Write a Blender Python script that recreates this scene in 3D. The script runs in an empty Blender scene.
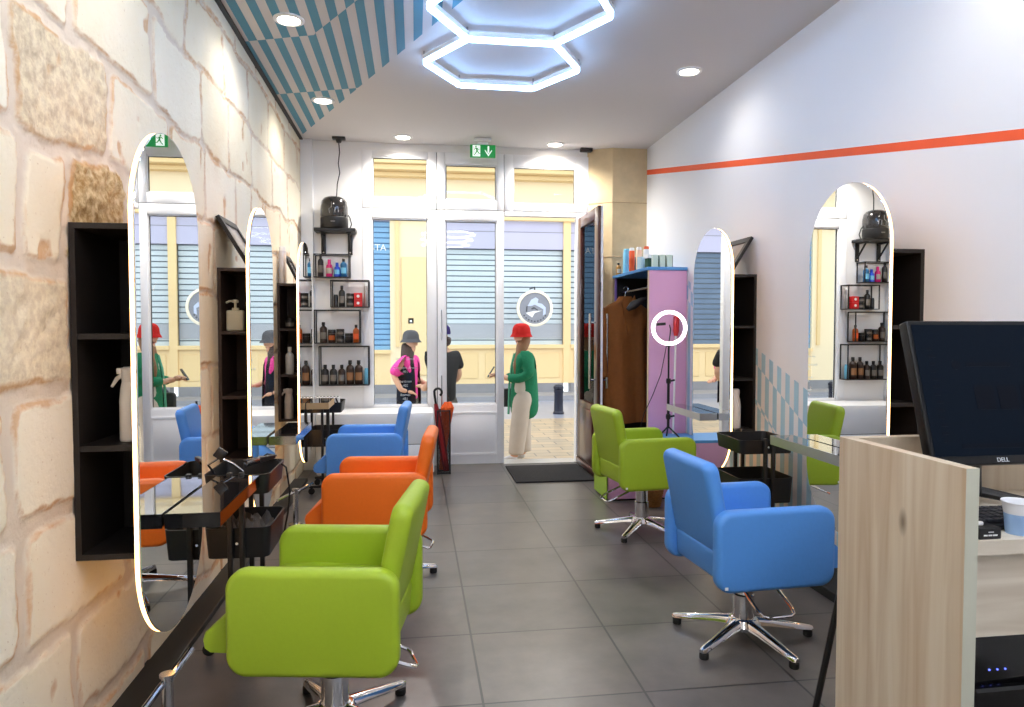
import bpy, bmesh, math, random
import numpy as np
from mathutils import Vector, Matrix
random.seed(7)
S = bpy.context.scene
COL = S.collection
PI = math.pi
V = Vector
def T(x, y, z): return Matrix.Translation((x, y, z))
def RX(a): return Matrix.Rotation(a, 4, 'X')
def RY(a): return Matrix.Rotation(a, 4, 'Y')
def RZ(a): return Matrix.Rotation(a, 4, 'Z')
D = math.radians

# ------------------------------------------------------------------ materials
def lin(c):
    return tuple(((v / 255) / 12.92 if v / 255 <= .04045 else ((v / 255 + .055) / 1.055) ** 2.4) for v in c) + (1,)
MATS = {}
def mat(name, rgb, rough=.5, metal=0, vary=.06, scale=12, bump=0, emit=None, estr=0, coat=0, spec=.5, stretch=(1, 1, 1), trans=0):
    if name in MATS: return MATS[name]
    m = bpy.data.materials.new(name); m.use_nodes = True
    nt = m.node_tree; b = nt.nodes['Principled BSDF']
    tc = nt.nodes.new('ShaderNodeTexCoord'); mp = nt.nodes.new('ShaderNodeMapping')
    mp.inputs['Scale'].default_value = stretch
    nz = nt.nodes.new('ShaderNodeTexNoise'); nz.inputs['Scale'].default_value = scale; nz.inputs['Detail'].default_value = 4
    mx = nt.nodes.new('ShaderNodeMix'); mx.data_type = 'RGBA'
    c = lin(rgb)
    mx.inputs[6].default_value = tuple(max(0, v * (1 - vary)) for v in c[:3]) + (1,)
    mx.inputs[7].default_value = tuple(min(1, v * (1 + vary)) for v in c[:3]) + (1,)
    L = nt.links.new
    L(tc.outputs['Object'], mp.inputs['Vector']); L(mp.outputs['Vector'], nz.inputs['Vector'])
    L(nz.outputs['Fac'], mx.inputs[0]); L(mx.outputs[2], b.inputs['Base Color'])
    b.inputs['Roughness'].default_value = rough; b.inputs['Metallic'].default_value = metal
    b.inputs['Specular IOR Level'].default_value = spec
    b.inputs['Coat Weight'].default_value = coat
    b.inputs['Transmission Weight'].default_value = trans
    if bump:
        bp = nt.nodes.new('ShaderNodeBump'); bp.inputs['Strength'].default_value = bump; bp.inputs['Distance'].default_value = .01
        L(nz.outputs['Fac'], bp.inputs['Height']); L(bp.outputs['Normal'], b.inputs['Normal'])
    if emit:
        b.inputs['Emission Color'].default_value = lin(emit); b.inputs['Emission Strength'].default_value = estr
    MATS[name] = m
    return m
def glass(name, tint=(255, 255, 255), refl=1.45):
    m = bpy.data.materials.new(name); m.use_nodes = True; nt = m.node_tree; nt.nodes.clear()
    o = nt.nodes.new('ShaderNodeOutputMaterial'); mx = nt.nodes.new('ShaderNodeMixShader')
    t = nt.nodes.new('ShaderNodeBsdfTransparent'); g = nt.nodes.new('ShaderNodeBsdfGlossy'); f = nt.nodes.new('ShaderNodeFresnel')
    t.inputs[0].default_value = lin(tint); g.inputs['Roughness'].default_value = 0.0; f.inputs['IOR'].default_value = refl
    nt.links.new(f.outputs[0], mx.inputs[0]); nt.links.new(t.outputs[0], mx.inputs[1]); nt.links.new(g.outputs[0], mx.inputs[2])
    nt.links.new(mx.outputs[0], o.inputs[0])
    return m
def wood(name, c1, c2, c3, rough=.45, axis='Z', sc=1.0):
    m = bpy.data.materials.new(name); m.use_nodes = True; nt = m.node_tree; b = nt.nodes['Principled BSDF']; L = nt.links.new
    tc = nt.nodes.new('ShaderNodeTexCoord'); mp = nt.nodes.new('ShaderNodeMapping')
    s = {'X': (1.2, 22, 22), 'Y': (22, 1.2, 22), 'Z': (22, 22, 1.2)}[axis]
    mp.inputs['Scale'].default_value = tuple(v * sc for v in s)
    n1 = nt.nodes.new('ShaderNodeTexNoise'); n1.inputs['Scale'].default_value = 1; n1.inputs['Detail'].default_value = 6; n1.inputs['Distortion'].default_value = .6
    r = nt.nodes.new('ShaderNodeValToRGB')
    r.color_ramp.elements[0].position = .3; r.color_ramp.elements[0].color = lin(c1)
    r.color_ramp.elements[1].position = .62; r.color_ramp.elements[1].color = lin(c2)
    e = r.color_ramp.elements.new(.78); e.color = lin(c3)
    # knots
    mp2 = nt.nodes.new('ShaderNodeMapping'); mp2.inputs['Scale'].default_value = tuple(4.2 if v > 2 else 1.9 for v in s)
    vo = nt.nodes.new('ShaderNodeTexVoronoi'); vo.inputs['Scale'].default_value = 1.6
    r2 = nt.nodes.new('ShaderNodeValToRGB'); r2.color_ramp.elements[0].position = .03; r2.color_ramp.elements[0].color = (0, 0, 0, 1)
    r2.color_ramp.elements[1].position = .13; r2.color_ramp.elements[1].color = (1, 1, 1, 1)
    mx = nt.nodes.new('ShaderNodeMix'); mx.data_type = 'RGBA'; mx.inputs[6].default_value = lin(tuple(int(v * .72) for v in c1))
    L(tc.outputs['Object'], mp.inputs[0]); L(mp.outputs[0], n1.inputs['Vector']); L(n1.outputs['Fac'], r.inputs[0])
    L(tc.outputs['Object'], mp2.inputs[0]); L(mp2.outputs[0], vo.inputs['Vector']); L(vo.outputs['Distance'], r2.inputs[0])
    L(r2.outputs[0], mx.inputs[0]); L(r.outputs[0], mx.inputs[7]); L(mx.outputs[2], b.inputs['Base Color'])
    b.inputs['Roughness'].default_value = rough
    return m

WHITE = mat('white_paint', (244, 242, 240), .6, vary=.02, scale=3)
PVC = mat('white_frame', (246, 246, 247), .35, vary=.015)
BLACKM = mat('matt_black', (20, 19, 20), .45, vary=.15)
BLACKG = mat('gloss_black', (12, 12, 13), .12, vary=.1)
BLACKW = mat('black_board', (24, 21, 21), .5, vary=.2, scale=30)
BLACKW_LIT = mat('black_board_lamplit', (58, 44, 38), .5, vary=.15, scale=30)  # black board again, browned to paint in the mirror LED light
CHROME = mat('chrome', (225, 225, 228), .08, 1, vary=.02)
STEEL = mat('brushed_steel', (190, 190, 192), .22, 1, vary=.05, scale=40)
RUBBER = mat('rubber', (16, 16, 16), .7)
GREEN = mat('green_leatherette', (158, 184, 40), .48, vary=.04, scale=60, bump=.05)
ORANGE = mat('orange_leatherette', (246, 114, 24), .48, vary=.04, scale=60, bump=.05)
BLUE = mat('blue_leatherette', (84, 150, 228), .48, vary=.04, scale=60, bump=.05)
PANE = glass('window_glass', (250, 252, 252), 1.25)
MIRROR = bpy.data.materials.new('mirror_silver'); MIRROR.use_nodes = True
_b = MIRROR.node_tree.nodes['Principled BSDF']; _b.inputs['Base Color'].default_value = (.86, .87, .87, 1); _b.inputs['Metallic'].default_value = 1; _b.inputs['Roughness'].default_value = 0
TABLETOP = mat('dark_glass_top', (40, 38, 38), .04, .0, coat=1, spec=1)
EDGE = mat('polished_edge', (205, 206, 208), .16, 1)
def emis(name, rgb, s):
    m = bpy.data.materials.new(name); m.use_nodes = True; nt = m.node_tree
    b = nt.nodes['Principled BSDF']; b.inputs['Base Color'].default_value = (.8, .8, .8, 1)
    b.inputs['Emission Color'].default_value = lin(rgb); b.inputs['Emission Strength'].default_value = s
    return m
LEDHEX = emis('led_tube_cold', (150, 196, 255), 10)
LEDRIM = emis('led_rim_warm', (255, 190, 112), 4.5)
LEDFILL = emis('led_tube_added_fill', (238, 244, 255), 40)  # fill emission for the added lamp behind the camera
LEDDOWN = emis('downlight_glow', (255, 244, 225), 14)
LEDRING = emis('ring_lamp_glow', (255, 250, 250), 3)

# ------------------------------------------------------------------ mesh helpers
def obj(name, bm, m, parent=None, smooth=35, loc=None, kind=None):
    me = bpy.data.meshes.new(name)
    if isinstance(bm, bmesh.types.BMesh):
        bm.normal_update(); bm.to_mesh(me); bm.free()
    else:
        me = bm; me.name = name
    for x in (m if isinstance(m, (list, tuple)) else [m]): me.materials.append(x)
    if smooth:
        me.shade_smooth()
        try: me.set_sharp_from_angle(angle=D(smooth))
        except Exception: pass
    o = bpy.data.objects.new(name, me); COL.objects.link(o)
    if parent is not None: o.parent = parent
    if loc: o.location = loc
    if kind: o['kind'] = kind
    return o
def tag(o, label, cat, group=None, kind=None):
    o['label'] = label; o['category'] = cat
    if group: o['group'] = group
    if kind: o['kind'] = kind
    return o
def thing(name, label, cat, loc=(0, 0, 0), rz=0, group=None, kind=None):
    o = bpy.data.objects.new(name, None); COL.objects.link(o); o.empty_display_size = .05
    o.location = loc; o.rotation_euler = (0, 0, rz)
    return tag(o, label, cat, group, kind)
def struct(name, bm, m, parent=None, smooth=0):
    o = obj(name, bm, m, parent, smooth)
    if parent is None: o['kind'] = 'structure'
    return o
def structE(name, loc=(0, 0, 0)):
    o = bpy.data.objects.new(name, None); COL.objects.link(o); o.location = loc; o['kind'] = 'structure'
    return o
def B(): return bmesh.new()
def box(bm, x0, x1, y0, y1, z0, z1, bev=0, M=None, mi=0):
    vs = [bm.verts.new((x, y, z)) for x in (x0, x1) for y in (y0, y1) for z in (z0, z1)]
    fs = []
    for q in ((0, 1, 3, 2), (4, 6, 7, 5), (0, 4, 5, 1), (2, 3, 7, 6), (0, 2, 6, 4), (1, 5, 7, 3)):
        f = bm.faces.new([vs[i] for i in q]); f.material_index = mi; fs.append(f)
    if bev:
        es = list({e for f in fs for e in f.edges})
        r = bmesh.ops.bevel(bm, geom=es, offset=bev, segments=2, affect='EDGES', profile=.5)
        vs = list({v for f in r['faces'] for v in f.verts} | {v for v in vs if v.is_valid})
        for f in {f for v in vs for f in v.link_faces}: f.material_index = mi
    if M is not None: bmesh.ops.transform(bm, matrix=M, verts=[v for v in vs if v.is_valid])
    return bm
def rings(bm, loops, close=True, caps=(True, True), mi=0):
    R = [[bm.verts.new(p) for p in l] for l in loops]
    n = len(R[0])
    for a, b in zip(R, R[1:]):
        for i in range(n if close else n - 1):
            j = (i + 1) % n
            f = bm.faces.new((a[i], a[j], b[j], b[i])); f.material_index = mi
    if caps[0]: f = bm.faces.new(list(reversed(R[0]))); f.material_index = mi
    if caps[1]: f = bm.faces.new(R[-1]); f.material_index = mi
    return [v for r in R for v in r]
def lathe(bm, prof, c=(0, 0, 0), n=20, M=None, caps=(True, True), mi=0):
    loops = [[(c[0] + r * math.cos(2 * PI * k / n), c[1] + r * math.sin(2 * PI * k / n), c[2] + z) for k in range(n)] for r, z in prof]
    vs = rings(bm, loops, True, caps, mi)
    if M is not None: bmesh.ops.transform(bm, matrix=M, verts=vs)
    return bm
def tube(bm, pts, r, n=8, closed=False, mi=0, flat=None):
    pts = [V(p) for p in pts]; N = len(pts); loops = []; up = None
    rr = r if isinstance(r, (list, tuple)) else [r] * N
    for i, p in enumerate(pts):
        if closed: t = pts[(i + 1) % N] - pts[i - 1]
        else: t = pts[min(i + 1, N - 1)] - pts[max(i - 1, 0)]
        t.normalize()
        if up is None:
            up = V((0, 0, 1)) if abs(t.z) < .9 else V((1, 0, 0))
        s = t.cross(up)
        if s.length < 1e-4: s = t.cross(V((0, 1, 0)))
        s.normalize(); up = s.cross(t).normalized()
        fy = flat or 1
        loops.append([tuple(p + s * rr[i] * math.cos(2 * PI * k / n) + up * rr[i] * fy * math.sin(2 * PI * k / n)) for k in range(n)])
    if closed: loops.append(loops[0])
    rings(bm, loops, True, (not closed, not closed), mi)
    if closed: bmesh.ops.remove_doubles(bm, verts=bm.verts, dist=1e-6)
    return bm
def rrect(w, h, r, seg=8):
    r = max(1e-4, min(r, w / 2 - 1e-5, h / 2 - 1e-5)); out = []
    for cx, cy, a in ((w / 2 - r, h / 2 - r, 0), (-w / 2 + r, h / 2 - r, 90), (-w / 2 + r, -h / 2 + r, 180), (w / 2 - r, -h / 2 + r, 270)):
        for k in range(seg + 1):
            t = D(a + 90 * k / seg); out.append((cx + r * math.cos(t), cy + r * math.sin(t)))
    return out
def pillow(bm, w, h, t, r, bev, M=None, seg=8, mi=0, st=4):
    """rounded slab in local XY, thickness t along Z, edge rounded by bev"""
    loops = []
    for k in range(st + 1):
        a = PI / 2 * k / st; o = bev * (1 - math.sin(a)); z = -t / 2 + bev * (1 - math.cos(a))
        loops.append([(x, y, z) for x, y in rrect(w - 2 * o, h - 2 * o, r - o, seg)])
    for k in range(st, -1, -1):
        a = PI / 2 * k / st; o = bev * (1 - math.sin(a)); z = t / 2 - bev * (1 - math.cos(a))
        loops.append([(x, y, z) for x, y in rrect(w - 2 * o, h - 2 * o, r - o, seg)])
    vs = rings(bm, loops, True, (True, True), mi)
    if M is not None: bmesh.ops.transform(bm, matrix=M, verts=vs)
    return bm
def ringslab(bm, w, h, r, wi, z0, z1, M=None, seg=12):
    """flat capsule frame: outer rrect minus inner"""
    a = rrect(w, h, r, seg); b = rrect(w - 2 * wi, h - 2 * wi, r - wi, seg); n = len(a)
    A0, A1, B0, B1 = ([bm.verts.new((x, y, z)) for x, y in p] for p, z in ((a, z0), (a, z1), (b, z0), (b, z1)))
    for i in range(n):
        j = (i + 1) % n
        for q in ((A0[i], A0[j], A1[j], A1[i]), (B1[i], B1[j], B0[j], B0[i]), (A1[i], A1[j], B1[j], B1[i]), (A0[j], A0[i], B0[i], B0[j])):
            bm.faces.new(q)
    if M is not None: bmesh.ops.transform(bm, matrix=M, verts=A0 + A1 + B0 + B1)
    return bm
def poly(bm, pts, t, M=None, mi=0):
    """extruded polygon in local XY by t along Z"""
    a = [bm.verts.new((x, y, 0)) for x, y in pts]; b = [bm.verts.new((x, y, t)) for x, y in pts]; n = len(pts)
    bm.faces.new(list(reversed(a))).material_index = mi; bm.faces.new(b).material_index = mi
    for i in range(n): bm.faces.new((a[i], a[(i + 1) % n], b[(i + 1) % n], b[i])).material_index = mi
    if M is not None: bmesh.ops.transform(bm, matrix=M, verts=a + b)
    return bm
def text_mesh(s, size, ext=.0006, align='CENTER'):
    c = bpy.data.curves.new('txt', 'FONT'); c.body = s; c.size = size; c.extrude = ext; c.align_x = align; c.align_y = 'CENTER'
    o = bpy.data.objects.new('txt', c); COL.objects.link(o)
    dg = bpy.context.evaluated_depsgraph_get(); me = bpy.data.meshes.new_from_object(o.evaluated_get(dg))
    bpy.data.objects.remove(o); bpy.data.curves.remove(c)
    return me
def add_text(bm, s, size, M, align='CENTER', ext=.0006):
    me = text_mesh(s, size, ext, align); me.transform(M); bm.from_mesh(me); bpy.data.meshes.remove(me); return bm
def skin(joints, links, sub=2, root=0):
    """joints: list of (x,y,z,r); links: index pairs -> a smooth continuous mesh"""
    me = bpy.data.meshes.new('sk'); me.from_pydata([j[:3] for j in joints], links, []); me.update()
    o = bpy.data.objects.new('sk', me); COL.objects.link(o)
    o.modifiers.new('s', 'SKIN'); ss = o.modifiers.new('u', 'SUBSURF'); ss.levels = sub; ss.render_levels = sub
    sv = me.skin_vertices[0].data
    for i, j in enumerate(joints):
        r = j[3]; sv[i].radius = r if isinstance(r, tuple) else (r, r); sv[i].use_root = (i == root)
    dg = bpy.context.evaluated_depsgraph_get(); out = bpy.data.meshes.new_from_object(o.evaluated_get(dg))
    bpy.data.objects.remove(o); bpy.data.meshes.remove(me)
    return out
def join_meshes(*ms):
    bm = B()
    for m in ms: bm.from_mesh(m); bpy.data.meshes.remove(m)
    return bm

# ------------------------------------------------------------------ camera
F, HC, VX, VY = 700., 1.37, 415., 328.
th = math.atan2(353.5 - VY, F); ps = math.atan2((512 - VX) * math.cos(th), F)
fw = V((math.sin(ps) * math.cos(th), math.cos(ps) * math.cos(th), -math.sin(th)))
rt = V((math.cos(ps), -math.sin(ps), 0)); up = rt.cross(fw)
cam = bpy.data.cameras.new('camera'); co = bpy.data.objects.new('camera', cam); COL.objects.link(co)
cam.sensor_width = 36; cam.lens = F * 36 / 1024; cam.clip_start = .02
co.matrix_world = Matrix((rt, up, -fw)).transposed().to_4x4(); co.location = (0, 0, HC)
S.camera = co

# ------------------------------------------------------------------ room shell
XL, XR, YB, ZC, YR = -1.07, 2.31, 6.95, 3.16, -2.6
# floor tiles
fm = bpy.data.materials.new('floor_tiles'); fm.use_nodes = True; nt = fm.node_tree; b = nt.nodes['Principled BSDF']; L = nt.links.new
tc = nt.nodes.new('ShaderNodeTexCoord'); mp = nt.nodes.new('ShaderNodeMapping'); mp.inputs['Location'].default_value = (-.24 + 6.1, -2.495 + 5.85, 0)
br = nt.nodes.new('ShaderNodeTexBrick'); br.offset = 0; br.squash = 1
for k, v in (('Scale', 1), ('Mortar Size', .005), ('Mortar Smooth', .1), ('Bias', 0), ('Brick Width', .61), ('Row Height', .585)): br.inputs[k].default_value = v
br.inputs['Color1'].default_value = lin((106, 100, 96)); br.inputs['Color2'].default_value = lin((95, 92, 90)); br.inputs['Mortar'].default_value = lin((40, 40, 42))
nz = nt.nodes.new('ShaderNodeTexNoise'); nz.inputs['Scale'].default_value = 3.2; nz.inputs['Detail'].default_value = 8; nz.inputs['Roughness'].default_value = .62
rp = nt.nodes.new('ShaderNodeValToRGB'); rp.color_ramp.elements[0].position = .3; rp.color_ramp.elements[0].color = (.5, .5, .52, 1); rp.color_ramp.elements[1].position = .72; rp.color_ramp.elements[1].color = (1.15, 1.12, 1.08, 1)
mx = nt.nodes.new('ShaderNodeMix'); mx.data_type = 'RGBA'; mx.blend_type = 'MULTIPLY'; mx.inputs[0].default_value = 1
L(tc.outputs['Object'], mp.inputs[0]); L(mp.outputs[0], br.inputs['Vector']); L(tc.outputs['Object'], nz.inputs['Vector'])
L(br.outputs['Color'], mx.inputs[6]); L(nz.outputs['Fac'], rp.inputs[0]); L(rp.outputs[0], mx.inputs[7]); L(mx.outputs[2], b.inputs['Base Color'])
rr = nt.nodes.new('ShaderNodeMapRange'); rr.inputs[3].default_value = .26; rr.inputs[4].default_value = .4; b.inputs['Specular IOR Level'].default_value = .9; L(nz.outputs['Fac'], rr.inputs[0]); L(rr.outputs[0], b.inputs['Roughness'])
bp = nt.nodes.new('ShaderNodeBump'); bp.inputs['Strength'].default_value = .25; bp.inputs['Distance'].default_value = .004; bp.invert = True
L(br.outputs['Fac'], bp.inputs['Height']); L(bp.outputs[0], b.inputs['Normal'])
struct('floor', box(B(), XL - .2, XR + .2, YR, YB + .12, -.1, 0), fm)
CEIL = mat('ceiling_paint', (212, 208, 207), .7, vary=.015, scale=2)
ceiling = struct('ceiling', box(B(), XL - .2, XR + .2, YR, YB + .2, ZC, ZC + .15), CEIL)
WALLR = mat('wall_paint', (236, 237, 240), .65, vary=.012, scale=2)
wall_right = struct('wall_right', box(B(), XR, XR + .2, YR, YB + .2, 0, ZC), WALLR)
struct('wall_rear', box(B(), XL - .2, XR + .2, YR - .15, YR, 0, ZC), WALLR)

# painted ceiling stripes (pale teal, swap at the block lines)
def clip_strip(bm, x0, x1, segs, to3, flip=False):
    """segs: list of (fa, fb) boundary functions of x; adds quad between fa(x) and fb(x) over x0..x1"""
    for fa, fb in segs:
        n = 4; xs = [x0 + (x1 - x0) * i / n for i in range(n + 1)]
        for p, q in zip(xs, xs[1:]):
            a0, b0, a1, b1 = fa(p), fb(p), fa(q), fb(q)
            if b0 - a0 <= 1e-4 and b1 - a1 <= 1e-4: continue
            b0 = max(b0, a0); b1 = max(b1, a1)
            vs = [bm.verts.new(to3(u, v)) for u, v in ((p, a0), (q, a1), (q, b1), (p, b0))]
            try: bm.faces.new(vs if not flip else vs[::-1])
            except ValueError: pass
TEAL = mat('teal_paint', (88, 148, 172), .7, vary=.04, scale=5)
bm = B()
dg = lambda x: 6.763 - 2.215 * (x + 1.029)
def bl1(x): return 4.62 - .36 * (x + 1.02) if x < -.6 else 4.453 - 1.64 * (x + .6)
def bl2(x): return min(5.62 - .37 * (x + 1.02), dg(x))
near = lambda x: 2.2
for i in range(0, 26):
    x0 = -1.07 + .0535 * i; x1 = x0 + .0535
    if i % 2: seg = [(near, lambda x: min(bl1(x), dg(x))), (bl2, dg)]
    else: seg = [(lambda x: max(bl1(x), near(x)), bl2)]
    clip_strip(bm, max(x0, -1.045), x1, seg, lambda u, v: (u, v, ZC - .0012), True)
obj('painted_stripes', bm, TEAL, ceiling, 0)
# right wall: pale blue checks and an orange band
PALE = mat('pale_blue_paint', (166, 206, 226), .7, vary=.03, scale=5)
bm = B()
t0 = lambda y: 1.227 + .37 * (y - 4.489)
t1 = lambda y: 1.125 + .54 * (y - 4.512)
t2 = lambda y: .885 + .69 * (y - 4.505)
t3 = lambda y: .50 + .62 * (y - 3.939)
z0f = lambda y: .002
for i in range(-34, 34):
    y0 = 4.173 + .0515 * i; y1 = y0 + .0515
    if y0 < 3.3 or y1 > 5.8: continue
    c = lambda f: (lambda y: max(.002, f(y)))
    lo, hi = (lambda f, g: (c(lambda y: min(f(y), g(y))), c(g)))(t1, t0)
    if i % 2 == 0: seg = [(c(t1), c(t0)), (c(lambda y: min(t3(y), t2(y))), c(t2))]
    else: seg = [(c(t2), c(t1)), (z0f, c(lambda y: min(t3(y), t2(y))))]
    clip_strip(bm, y0, y1, seg, lambda u, v: (XR - .0012, u, v))
obj('painted_checks', bm, PALE, wall_right, 0)
ORP = mat('orange_paint', (244, 92, 40), .6)
bm = B(); zt = lambda y: 2.956 + (y - 6.978) * .185
vs = [bm.verts.new((XR - .0012, y, zt(y) + d)) for y, d in ((6.95, -.025), (1.6, -.02), (1.6, .02), (6.95, .025))]
bm.faces.new(vs); obj('painted_line', bm, ORP, wall_right, 0)

# stone wall ---------------------------------------------------------
def vnoise(u, v, seed, oct=4):
    rng = np.random.RandomState(seed); G = rng.rand(257, 257); out = np.zeros_like(u); amp, tot = 1, 0
    for o in range(oct):
        a, b_ = u * 2 ** o + 17.3 * o, v * 2 ** o + 9.1 * o
        i, j = np.floor(a).astype(int), np.floor(b_).astype(int); fu, fv = a - i, b_ - j
        fu, fv = fu * fu * (3 - 2 * fu), fv * fv * (3 - 2 * fv); g = lambda p, q: G[p % 256, q % 256]
        out += amp * (g(i, j) * (1 - fu) * (1 - fv) + g(i + 1, j) * fu * (1 - fv) + g(i, j + 1) * (1 - fu) * fv + g(i + 1, j + 1) * fu * fv)
        tot += amp; amp *= .5
    return out / tot - .5
ys = np.concatenate([np.arange(YR, 1.6, .06), np.arange(1.6, 4.2, .011), np.arange(4.2, YB + .02, .018)])
zs = np.linspace(0, ZC, 280)
Yg, Zg = np.meshgrid(ys, zs, indexing='ij')
Yw = Yg + .10 * vnoise(Yg * 2.6, Zg * 2.6, 3) + .03 * vnoise(Yg * 11, Zg * 11, 4)
Zw = Zg + .085 * vnoise(Yg * 2.6, Zg * 2.6, 5) + .03 * vnoise(Yg * 11, Zg * 11, 6)
crs = [-.1, .12, .44, .80, 1.17, 1.55, 1.93, 2.29, 2.68, 3.05, 3.5]
rows = {3: [2.02, 2.5, 3.2], 2: [1.5, 2.06, 2.75, 3.3], 1: [1.8, 2.36, 3.0], 4: [1.9, 2.4, 3.05], 5: [1.7, 2.10, 2.37, 2.84, 3.5], 6: [1.6, 2.06, 2.69, 3.3], 7: [1.7, 2.44, 3.13, 3.77, 4.3], 8: [2.2, 3.0, 3.55, 4.22, 4.8], 9: [3.84, 4.5]}
dist = np.full(Yg.shape, 9.); tint = np.zeros(Yg.shape); special = np.zeros(Yg.shape)
rs = random.Random(11)
for k in range(len(crs) - 1):
    bd = sorted(rows.get(k, []))
    bb = list(bd) or [2.0]
    while bb[0] > YR - 1: bb.insert(0, bb[0] - rs.uniform(.42, .75))
    while bb[-1] < YB + 1: bb.append(bb[-1] + rs.uniform(.4, .72))
    for a0, a1 in zip(bb, bb[1:]):
        cx, cy, hw, hh = (a0 + a1) / 2, (crs[k] + crs[k + 1]) / 2, (a1 - a0) / 2, (crs[k + 1] - crs[k]) / 2
        rd = .05
        qx, qy = np.abs(Yw - cx) - hw + rd, np.abs(Zw - cy) - hh + rd
        sd = -(np.hypot(np.maximum(qx, 0), np.maximum(qy, 0)) + np.minimum(np.maximum(qx, qy), 0) - rd)
        ins = sd > 0
        dist[ins] = sd[ins]
        tint[ins] = rs.random()
        sp = 0
        if k == 6 and abs(a0 - 2.06) < .02: sp = .6
        if k == 5 and abs(a0 - 2.37) < .02: sp = 1.
        if k == 4 and abs(a0 - 1.9) < .02: sp = .45
        special[ins] = sp
dist[dist > 8] = -.01
dist = dist + .012 * vnoise(Yg * 28, Zg * 28, 9)
wd = np.clip(.028 - (Yg - 2.2) * .012, .008, .028) + .016 * vnoise(Yg * 2.2, Zg * 2.2, 12)
mort = 1 - np.clip((dist - wd) / .006 + .5, 0, 1)
rim = np.exp(-((dist - wd - .004) / .011) ** 2) * np.clip(.75 + 1.9 * vnoise(Yg * 5, Zg * 5, 21), 0, 1.3)
pits = np.clip((vnoise(Yg * 9, Zg * 5, 31, 3) - .235) * 12, 0, 1) * (1 - mort)
ochre = np.clip(vnoise(Yg * 1.7, Zg * 1.7, 41, 5) * 3 - .25, 0, 1)
rough = vnoise(Yg * 30, Zg * 30, 51, 3)
depth = -.008 * mort + .003 * vnoise(Yg * 6, Zg * 6, 61) - .006 * pits + (special * .022) * rough
depth += .0015 * rough
Xg = XL + depth
ny, nz_ = Yg.shape
verts = np.stack([Xg, Yg, Zg], -1).reshape(-1, 3)
idx = np.arange(ny * nz_).reshape(ny, nz_)
quads = np.stack([idx[:-1, :-1], idx[1:, :-1], idx[1:, 1:], idx[:-1, 1:]], -1).reshape(-1, 4)
me = bpy.data.meshes.new('wall_left'); me.from_pydata(verts.tolist(), [], quads.tolist()); me.update()
def attr(n, a):
    at = me.attributes.new(n, 'FLOAT', 'POINT'); at.data.foreach_set('value', a.reshape(-1).astype(np.float32))
attr('mortar', mort); attr('rim', np.clip(rim + pits * .9, 0, 1)); attr('tint', tint); attr('special', special); attr('ochre', ochre)
sm = bpy.data.materials.new('limestone_blocks'); sm.use_nodes = True; nt = sm.node_tree; b = nt.nodes['Principled BSDF']; L = nt.links.new
def A(n):
    x = nt.nodes.new('ShaderNodeAttribute'); x.attribute_name = n; return x.outputs['Fac']
def MIX(fac, a, c):
    x = nt.nodes.new('ShaderNodeMix'); x.data_type = 'RGBA'
    for s, v in ((0, fac), (6, a), (7, c)):
        if isinstance(v, tuple): x.inputs[s].default_value = v
        elif isinstance(v, (int, float)): x.inputs[s].default_value = v
        else: L(v, x.inputs[s])
    return x.outputs[2]
def MUL(a, k):
    x = nt.nodes.new('ShaderNodeMath'); x.operation = 'MULTIPLY'; L(a, x.inputs[0])
    if isinstance(k, (int, float)): x.inputs[1].default_value = k
    else: L(k, x.inputs[1])
    return x.outputs[0]
tc = nt.nodes.new('ShaderNodeTexCoord')
def N(scale, det=6):
    x = nt.nodes.new('ShaderNodeTexNoise'); x.inputs['Scale'].default_value = scale; x.inputs['Detail'].default_value = det; x.inputs['Roughness'].default_value = .65
    L(tc.outputs['Object'], x.inputs['Vector']); return x.outputs['Fac']
col = MIX(A('tint'), lin((247, 238, 216)), lin((241, 226, 192)))
col = MIX(MUL(N(6), .5), col, lin((253, 249, 240)))
col = MIX(MUL(A('ochre'), .3), col, lin((218, 182, 132)))
nr = nt.nodes.new('ShaderNodeValToRGB'); L(N(34, 5), nr.inputs[0]); nr.color_ramp.elements[0].position = .38; nr.color_ramp.elements[1].position = .62
nr.color_ramp.elements[0].color = lin((172, 138, 88)); nr.color_ramp.elements[1].color = lin((228, 208, 166))
col = MIX(A('special'), col, nr.outputs[0])
col = MIX(A('mortar'), col, lin((226, 211, 192)))
rimsum = nt.nodes.new('ShaderNodeMath'); rimsum.operation = 'MULTIPLY_ADD'; L(A('ochre'), rimsum.inputs[0]); rimsum.inputs[1].default_value = .35; L(A('rim'), rimsum.inputs[2])
vm = MUL(N(22, 9), rimsum.outputs[0]); vr = nt.nodes.new('ShaderNodeMapRange'); L(vm, vr.inputs[0]); vr.inputs[1].default_value = .16; vr.inputs[2].default_value = .46; vr.inputs[3].default_value = 0; vr.inputs[4].default_value = .72
col = MIX(vr.outputs[0], col, lin((206, 156, 104)))
fl = nt.nodes.new('ShaderNodeMapRange'); L(N(75, 3), fl.inputs[0]); fl.inputs[1].default_value = .66; fl.inputs[2].default_value = .72; fl.inputs[3].default_value = 0; fl.inputs[4].default_value = .5
col = MIX(fl.outputs[0], col, lin((188, 150, 110)))
L(col, b.inputs['Base Color']); b.inputs['Roughness'].default_value = .85; b.inputs['Specular IOR Level'].default_value = .2
bp = nt.nodes.new('ShaderNodeBump'); bp.inputs['Strength'].default_value = .5; bp.inputs['Distance'].default_value = .008; L(N(45, 6), bp.inputs['Height']); L(bp.outputs[0], b.inputs['Normal'])
me.materials.append(sm); me.shade_smooth()
wl = bpy.data.objects.new('wall_left', me); COL.objects.link(wl); wl['kind'] = 'structure'
struct('wall_left_core', box(B(), XL - .2, XL - .035, YR, YB + .2, 0, ZC), WHITE)
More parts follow.
